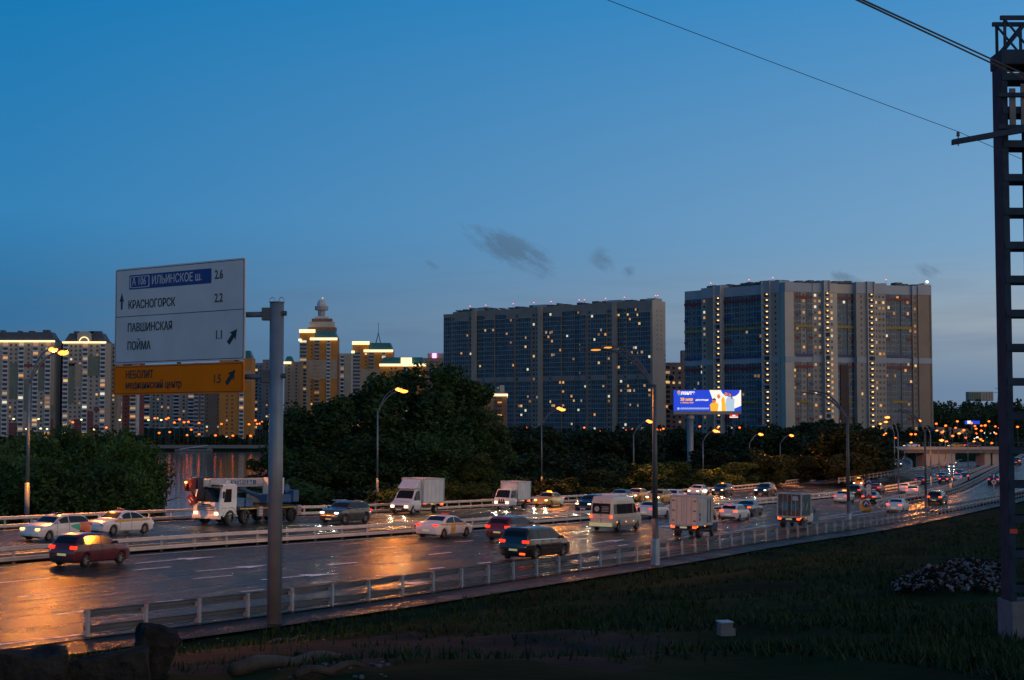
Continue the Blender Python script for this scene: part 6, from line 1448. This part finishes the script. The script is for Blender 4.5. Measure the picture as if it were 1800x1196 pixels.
def oldbox(o, c, lf, x0, x1, W, z0, z1):
    MB().bx(x0 + .35, x0 + .60, -W / 2 - .012, -W / 2 - .002, z0 + 1.0, z1 - .4).build('orange_placard', 'stripe', o)
    for z in (.30, .62): MB().bx(x0 + .35, x0 + .60, -W / 2 - .012, -W / 2 - .002, z0 + z, z0 + z + .24).build('dark_placard', 'plastic', o)
    for x in (.66, .84): MB().tube([(x0 + (x1 - x0) * x, -W / 2 - .05, z0 + .15), (x0 + (x1 - x0) * x, -W / 2 - .05, z1 - .15)], .03, 5).build('door_rod', 'plastic', o)
box_truck(1222, 945, NEAR, 'white box truck with blank rear doors behind the guardrail, right of the tall pole', cabkind='flatcab', cabL=1.8, cabW=1.9, cabH=2.1, boxL=3.1, boxW=2.05, z0=.92, z1=2.95, paint='ral', box='greybox', rear='cream', extra=oldbox, lights=False)
def mural(o, c, lf, x0, x1, W, z0, z1):
    h = z1 - z0
    for sg in (-1, 1): MB().poly([(sg * .45 + a * .36, z0 + h * .45 + b * .42) for a, b in ell(0, 0, 1, 1, 9)], 0, .008, lambda a, b, d: (x0 - .033 - d, a, b)).build('mural_patch', 'teal', o)
    MB().bx(x0 - .042, x0 - .034, -.75, -.25, z1 - .55, z1 - .2).build('sticker', 'greybox', o)
    MB().bx(x0 + .12, x1 - .12, -W / 2 - .012, -W / 2 - .002, z0 + .12, z1 - .12).build('side_mural', 'tealdark', o)
    MB().poly([(x0 + .5 + a * .34, z0 + h * .5 + b * .3) for a, b in ell(0, 0, 1, 1, 10)], 0, .006, lambda a, b, d: (a, -W / 2 - .0125 - d, b)).build('mural_patch', 'teal', o)
    for x in (.3, 1.6): MB().poly([(x0 + x, z0 + .5), (x0 + x + .14, z0 + .5), (x0 + x + .5, z0 + 1.1), (x0 + x + .36, z0 + 1.1)], 0, .006, lambda a, b, d: (a, -W / 2 - .0125 - d, b)).build('pale_scroll', 'greybox', o)
box_truck(1400, 928, NEAR, 'small truck with dark painted mural box and bright tail lights', cabkind='flatcab', cabL=1.7, cabW=1.75, cabH=2.0, boxL=3.0, boxW=2.0, z0=.95, z1=2.85, paint='white', box='brown', rear='brown', trim='greybox', extra=mural, lights=False)
def minibus():
    L, W, H = 6.0, 1.98, 2.62; o = place('minibus', 'cream high roofed minibus with dark windows in the middle of the road', 'minibus', 1083, 934, NEAR, back=1.3); ax = (-1.75, 1.95)
    lf = Loft('van', L, W, H, .32, ax, .35, .10, .86); lf.body().build('body', 'cream', o, smooth=True)
    zl, zh = 1.32, 2.05
    for sg in (-1, 1):
        for a, b in ((.05, .27), (.275, .47), (.475, .665), (.68, .80)): lf.sidepatch(a, b, lambda u: zl, lambda u: max(zl, min(zh, lf.top(u) - .14)), sg, .012).build('side_window', 'glass', o, smooth=True)
        lf.sidepatch(.67, .815, lambda u: .55, lambda u: zl - .04, sg, .007).build('door', 'cream', o, smooth=True)
        for x in ax: wheel(o, x, sg * (W / 2 - .14), .35)
        rbox(o, 'tail_lamp', (-L / 2 - .01, sg * W * .42, 1.12), (.10, .18, .22), 'tailhot', .03); rbox(o, 'mirror', (1.75, sg * 1.12, 1.55), (.12, .2, .34), 'plastic', .03); rbox(o, 'headlight', (L * .475, sg * W * .36, .80), (.2, .3, .2), 'head', .04)
        MB().bx(-L * .40, L * .30, sg * (W / 2 * .985) - .02, sg * (W / 2 * .985) + .02, .98, 1.04).build('side_moulding', 'greybox', o)
        for x in (-2.2, -.4, 1.1): rbox(o, 'side_marker', (x, sg * W * .49, .72), (.12, .05, .06), 'blink', .01)
    lf.toppatch(.715, .79, .92).build('windscreen', 'glass', o, smooth=True)
    g = MB().bx(-L / 2 - .025, -L / 2 - .002, -W * .36, W * .36, zl, zh + .05).build('rear_window', 'glass', o)
    MB().poly(ell(.35, 1.68, .20, .20), 0, .006, lambda a, b, d: (-L / 2 - .027 - d, a, b)).build('round_sticker', 'greybox', g)
    for k in range(4): MB().bx(-L / 2 - .034, -L / 2 - .027, -.6, -.05, 1.5 + k * .11, 1.54 + k * .11).build('notice_line', 'greybox', g)
    MB().bx(-L / 2 - .03, -L / 2 - .003, -.01, .01, .6, 2.3).build('door_gap', 'plastic', o); rbox(o, 'bumper', (-L / 2 - .04, 0, .52), (.16, W * .92, .26), 'plateglow', .03); rbox(o, 'number_plate', (-L / 2 - .03, 0, 1.05), (.03, .52, .12), 'plate', 0)  # rear bumper glows through its material, it holds no lamp
    for x, l in ((-1.2, .9), (.3, .9)): rbox(o, 'roof_unit', (x, 0, H + .10), (l, 1.1, .18), 'white', .06)
minibus()
def crane():
    o = place('crane_truck', 'white cabbed mobile crane truck with grey telescopic boom and red hook block', 'crane truck', 436, 921, FARL, back=1.3)
    L = 9.6; f = L / 2; W = 2.5
    c = empty('cab', (f - .95, 0, 0)); c.parent = o
    m = MB(); pts = [(-.95, .78), (.98, .62), (1.02, 1.05), (.97, 1.50), (.66, 2.72), (.50, 2.86), (-.80, 2.90), (-.95, 2.80)]
    m.poly(pts, -1.18, 1.18, lambda a, b, d: (a, d, b)); m.build('body', 'white', c, bevel=.07)
    fw = lambda t, y, off=.02: Vector((.97 + (.66 - .97) * t + off, y, 1.50 + 1.22 * t))
    MB().quad(fw(.10, -1.05), fw(.10, 1.05), fw(.92, .98), fw(.92, -.98)).build('windscreen', 'glass', c)
    for sg in (-1, 1):
        MB().add([(-.30, sg * 1.19, 1.62), (.55, sg * 1.19, 1.62), (.36, sg * 1.19, 2.55), (-.30, sg * 1.19, 2.55)], ((0, 1, 2, 3),)).build('side_window', 'glass', c)
        d = MB().bx(-.40, .72, sg * 1.185 - .015, sg * 1.185 + .015, .95, 1.58).build('door', 'white', c); MB().bx(-.38, .70, sg * 1.205 - .004, sg * 1.205 + .004, 1.18, 1.24).build('yellow_line', 'stripe', d)
        rbox(c, 'headlight', (.98, sg * .92, .82), (.14, .34, .20), 'head', .04); rbox(c, 'mirror', (.85, sg * 1.42, 2.15), (.10, .18, .5), 'plastic', .03)
        glow_spot(o, (f + .2, sg * .92, .85), 260, (1., .8, .5))
        m = MB(); 
        m.tube([(-.2 + .72 * cos(t), sg * 1.18, .58 + .72 * sin(t)) for t in [pi * i / 10 for i in range(11)]], .06, 6); m.build('wheel_arch', 'white', c)
    for z in (1.02, 1.14, 1.26): MB().bx(1.0, 1.03, -.78, .78, z, z + .05).build('grille_bar', 'plastic', c)
    rbox(c, 'bumper', (.95, 0, .58), (.30, 2.4, .30), 'white', .05); MB().bx(1.0, 1.025, -.40, .40, 1.36, 1.48).build('blue_badge', 'blue', c); MB().bx(.55, .95, -1.1, 1.1, 2.76, 2.84).build('sun_visor', 'plastic', c)
    MB().bx(-f + .1, f - 2., -.45, .45, .75, 1.05).build('chassis', 'plastic', o); MB().bx(-f, f - 2.05, -1.15, 1.15, 1.06, 1.22).build('deck', 'plastic', o)
    for x in (f - 1.15, f - 2.95, -f + 2.35, -f + 1.0):
        for sg in (-1, 1): wheel(o, x, sg * (W / 2 - .20), .54, .36, 'steel_dark')
    for sg in (-1, 1):
        MB().bx(-f + .2, f - 2.3, sg * 1.16 - .01, sg * 1.16 + .03, 1.08, 1.16).build('side_stripe', 'stripe', o)
        for x in (-f + .25, f - 4.6): 
            g = MB().bx(x - .22, x + .22, sg * 1.20 - .10, sg * 1.20 + .10, .55, 1.25).build('outrigger', 'greybox', o)
            for k in range(3): MB().bx(x - .18, x + .18, sg * 1.305 - .006, sg * 1.305 + .006, .60 + k * .2, .67 + k * .2).build('red_stripe', 'signred', g)
        MB().bx(-f + 3.0, f - 4.9, sg * 1.0 - .2, sg * 1.0 + .2, .5, 1.02).build('tool_box', 'plastic', o)
    for x in (f - 2.7, f - 3.7): 
        g = MB().bx(x - .42, x + .42, -.9, .9, 1.24, 1.82).build('front_box', 'blue', o)
        for k in range(3): MB().bx(x - .36 + k * .26, x - .24 + k * .26, -.925, -.902, 1.3, 1.75).build('warning_stripe', 'plate', g); 
    # superstructure
    t = empty('turntable', (-f + 3.0, 0, 1.22)); t.parent = o
    MB().tube([(0, 0, 0), (0, 0, .22)], .75, 18).build('slew_ring', 'plastic', t); MB().bx(-2.2, .9, -.95, .95, .23, .85).build('frame', 'blue', t, bevel=.04); MB().bx(-2.9, -2.2, -1.1, 1.1, .25, 1.15).build('counterweight', 'blue', t, bevel=.06)
    MB().bx(-.9, .7, .35, 1.15, .86, 2.1).build('operator_cabin', 'whitebox', t, bevel=.06); MB().bx(-.6, .5, 1.16, 1.17, 1.15, 1.95).build('cabin_window', 'glass', t)
    MB().tube([(-1.9, -.7, 1.25), (-1.9, .7, 1.25)], .34, 14).build('winch_drum', 'blue', t)
    bm_ = empty('boom', (-f + 1.6, 0, 2.95)); bm_.parent = o; bl = L + .75; a0 = radians(1.0)
    bm_.rotation_euler = (0, -a0 * .0, 0)
    m = MB(); m.poly([(-.30, -.30), (.30, -.30), (.38, -.05), (.38, .30), (-.38, .30), (-.38, -.05)], 0, bl - 2.2, lambda a, b, d: (d, a, b)); m.build('outer_section', 'greybox', bm_, bevel=.02)
    m = MB(); m.poly([(-.24, -.24), (.24, -.24), (.30, .0), (.30, .24), (-.30, .24), (-.30, .0)], bl - 2.2, bl - 1.5, lambda a, b, d: (d, a, b)); m.build('inner_section', 'greybox', bm_)
    MB().bx(bl - 1.5, bl - .9, -.36, .36, -.42, .42).build('head_frame', 'ral', bm_, bevel=.04)
    MB().bx(bl - .9, bl - .40, -.22, .22, -.28, .30).build('head', 'red', bm_, bevel=.05)
    m = MB(); 
    for y in (-.2, .2): m.tube([(bl - .45, y - .05, -.30), (bl - .45, y + .05, -.30)], .28, 14)
    m.build('sheave', 'red', bm_); rbox(bm_, 'boom_lamp', (bl - .30, -.25, .05), (.1, .18, .14), 'fog', .03)
    for sg in (-1, 1): MB().tube([(bl - 4.0, sg * .39, .0), (bl - 4.0, sg * .45, .0)], .22, 14).build('pivot_disc', 'whitebox', bm_)
    g = MB().bx(bl - 7.4, bl - 3.9 - .6, .385, .395, -.12, .18).build('name_plate', 'blue', bm_)
    MR = Matrix(((-1, 0, 0, 0), (0, 0, 1, 0), (0, 1, 0, 0), (0, 0, 0, 1)))
    text('КЛИНЦЫ', .36, 'whitebox', g, Matrix.Translation((bl - 4.6, .40, -.10)) @ MR, 1.5, .0)
    MB().tube([(-f + 3.6, 0, 1.9), (-f + 6.2, 0, 2.60)], .16, 10).build('lift_cylinder', 'blue', o)
    hb = empty('hook_block', (f + .55, -.85, 1.75)); hb.parent = o; MB().box((0, 0, 0), (.35, .55, .75), m=Matrix.Rotation(.5, 3, 'X')).build('block', 'red', hb, bevel=.06); MB().tube([(0, 0, .4), (0, -.2, 1.4)], .03, 5).build('rope', 'black', hb)
    for k in range(2): MB().box((.19, -.1 + k * .2, -.1 + k * .15), (.012, .09, .3), m=Matrix.Rotation(.9, 3, 'X')).build('white_stripe', 'plate', hb)
crane()
# ---------------------------------------------------------------- concrete blocks, rubbish, debris
def rough_block(dims, seed, amp=.06):
    bm = bmesh.new(); bmesh.ops.create_cube(bm, size=1); bmesh.ops.subdivide_edges(bm, edges=bm.edges[:], cuts=9, use_grid_fill=True)
    for v in bm.verts:
        v.co.x *= dims[0]; v.co.y *= dims[1]; v.co.z *= dims[2]
        n_ = noise.noise_vector(v.co * 1.6 + Vector((seed, 0, 0))) + noise.noise_vector(v.co * 4.1 + Vector((0, seed, 0))) * .5 + noise.noise_vector(v.co * 11 + Vector((0, 0, seed))) * .35; v.co += n_ * amp
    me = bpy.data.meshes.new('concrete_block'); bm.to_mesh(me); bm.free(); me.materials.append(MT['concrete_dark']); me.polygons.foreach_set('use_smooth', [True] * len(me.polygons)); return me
def put(me, name, label, cat, px, py, rot, zoff, group=None):
    p = on(px, py, lambda x, y: ground(x, y)); o = bpy.data.objects.new(name, me); COL.objects.link(o); o.location = (p.x, p.y, p.z + zoff); o.rotation_euler = rot; return tag(o, label, cat, group)
CGp = 'broken concrete blocks at the end of the guardrail'
put(rough_block((2.1, .6, .46), 1), 'concrete_block', 'long broken concrete beam sloping towards the guardrail end', 'concrete block', 110, 1196, (0, radians(-9), radians(14)), -.02, CGp)
put(rough_block((.42, .55, .8), 5, .09), 'concrete_block', 'upright broken concrete lump at the right end of the beam', 'concrete block', 264, 1190, (radians(8), radians(14), .4), .24, CGp)
put(rough_block((1.3, .7, .5), 9), 'concrete_block', 'low concrete block at the bottom left corner', 'concrete block', 20, 1200, (0, .05, .35), .12, CGp)
put(rough_block((.8, .5, .2), 12, .05), 'concrete_block', 'flat slab of rubble below the upright lump', 'concrete block', 560, 1165, (.06, .1, .8), .08, CGp)
g_ = lambda x, y: ground(x, y)
for (a, b_, rd, lb) in (((410, 1190), (600, 1163), .10, 'long rotten log on the bare earth'), ((225, 1166), (292, 1148), .03, 'thin stick lying beside the concrete lump'), ((470, 1135), (545, 1122), .05, 'pale branch below the sign pole'), ((520, 1196), (640, 1178), .06, 'crooked branch at the bottom edge')):
    A_, B_ = on(*a, g_), on(*b_, g_); pts = [A_.lerp(B_, i / 6) + Vector((0, .12 * sin(i * 1.7), rd + .05 * abs(sin(i * 2.1)))) for i in range(7)]
    q = MB().tube(pts, [rd, rd * 1.1, rd, rd * .9, rd * .9, rd * .7, rd * .5], 7).build('log' if rd > .08 else 'branch', 'wood', smooth=True); tag(q, lb, 'log' if rd > .08 else 'branch')
r = random.Random(3); m = MB()
for i in range(90):
    px, py = r.uniform(240, 700), r.uniform(1118, 1196); p = on(px, py, g_); s = r.uniform(.015, .06); M = Matrix.Rotation(r.uniform(0, 3), 3, 'Z') @ Matrix.Rotation(r.uniform(-.6, .6), 3, 'X'); m.box(p + Vector((0, 0, s * .4)), (s * r.uniform(1, 2.4), s, s * r.uniform(.3, .9)), m=M)
m.build('litter', 'rubbish')['kind'] = 'stuff'
# heap of rubbish at the right
m = MB(); m2 = MB()
for i in range(1700):
    u = r.random(); px = 1572 + 195 * u; hgt = max(0., sin(pi * min(1, u * 1.05 + .03))) ; lay = r.random() ** .8; py = 1046 - lay * (20 + 36 * min(1, u * 1.6))
    p = on(px, py, lambda x, y: ground(x, y) + .02); s = r.uniform(.04, .17); M = Matrix.Rotation(r.uniform(0, 6), 3, 'Z') @ Matrix.Rotation(r.uniform(-1, 1), 3, 'X') @ Matrix.Rotation(r.uniform(-1, 1), 3, 'Y')
    (m if r.random() < .38 else m2).box(p + Vector((0, 0, .10 + .25 * r.random() * hgt)), (s * r.uniform(.8, 1.8), s * r.uniform(.5, 1.1), s * r.uniform(.1, .6)), m=M)
m.build('rubbish_heap', 'rubbish')['kind'] = 'stuff'; m2.build('rubbish_heap', 'dirt')['kind'] = 'stuff'
# small grey cabinet in the grass
p = on(1274, 1117, g_); o = empty('utility_box', tuple(p), .2, 'small pale grey utility box standing in the dark grass', 'utility box'); s_ = p.y / F
MB().bx(-11 * s_, 11 * s_, -.15, .15, -.1, 22 * s_).build('housing', 'concrete_base', o, bevel=.01); MB().bx(-12 * s_, 12 * s_, -.18, .18, 22 * s_, 25 * s_).build('lid', 'steel', o, bevel=.01); MB().bx(11 * s_, 17 * s_, -.1, .1, -.1, 12 * s_).build('side_pipe', 'concrete', o)
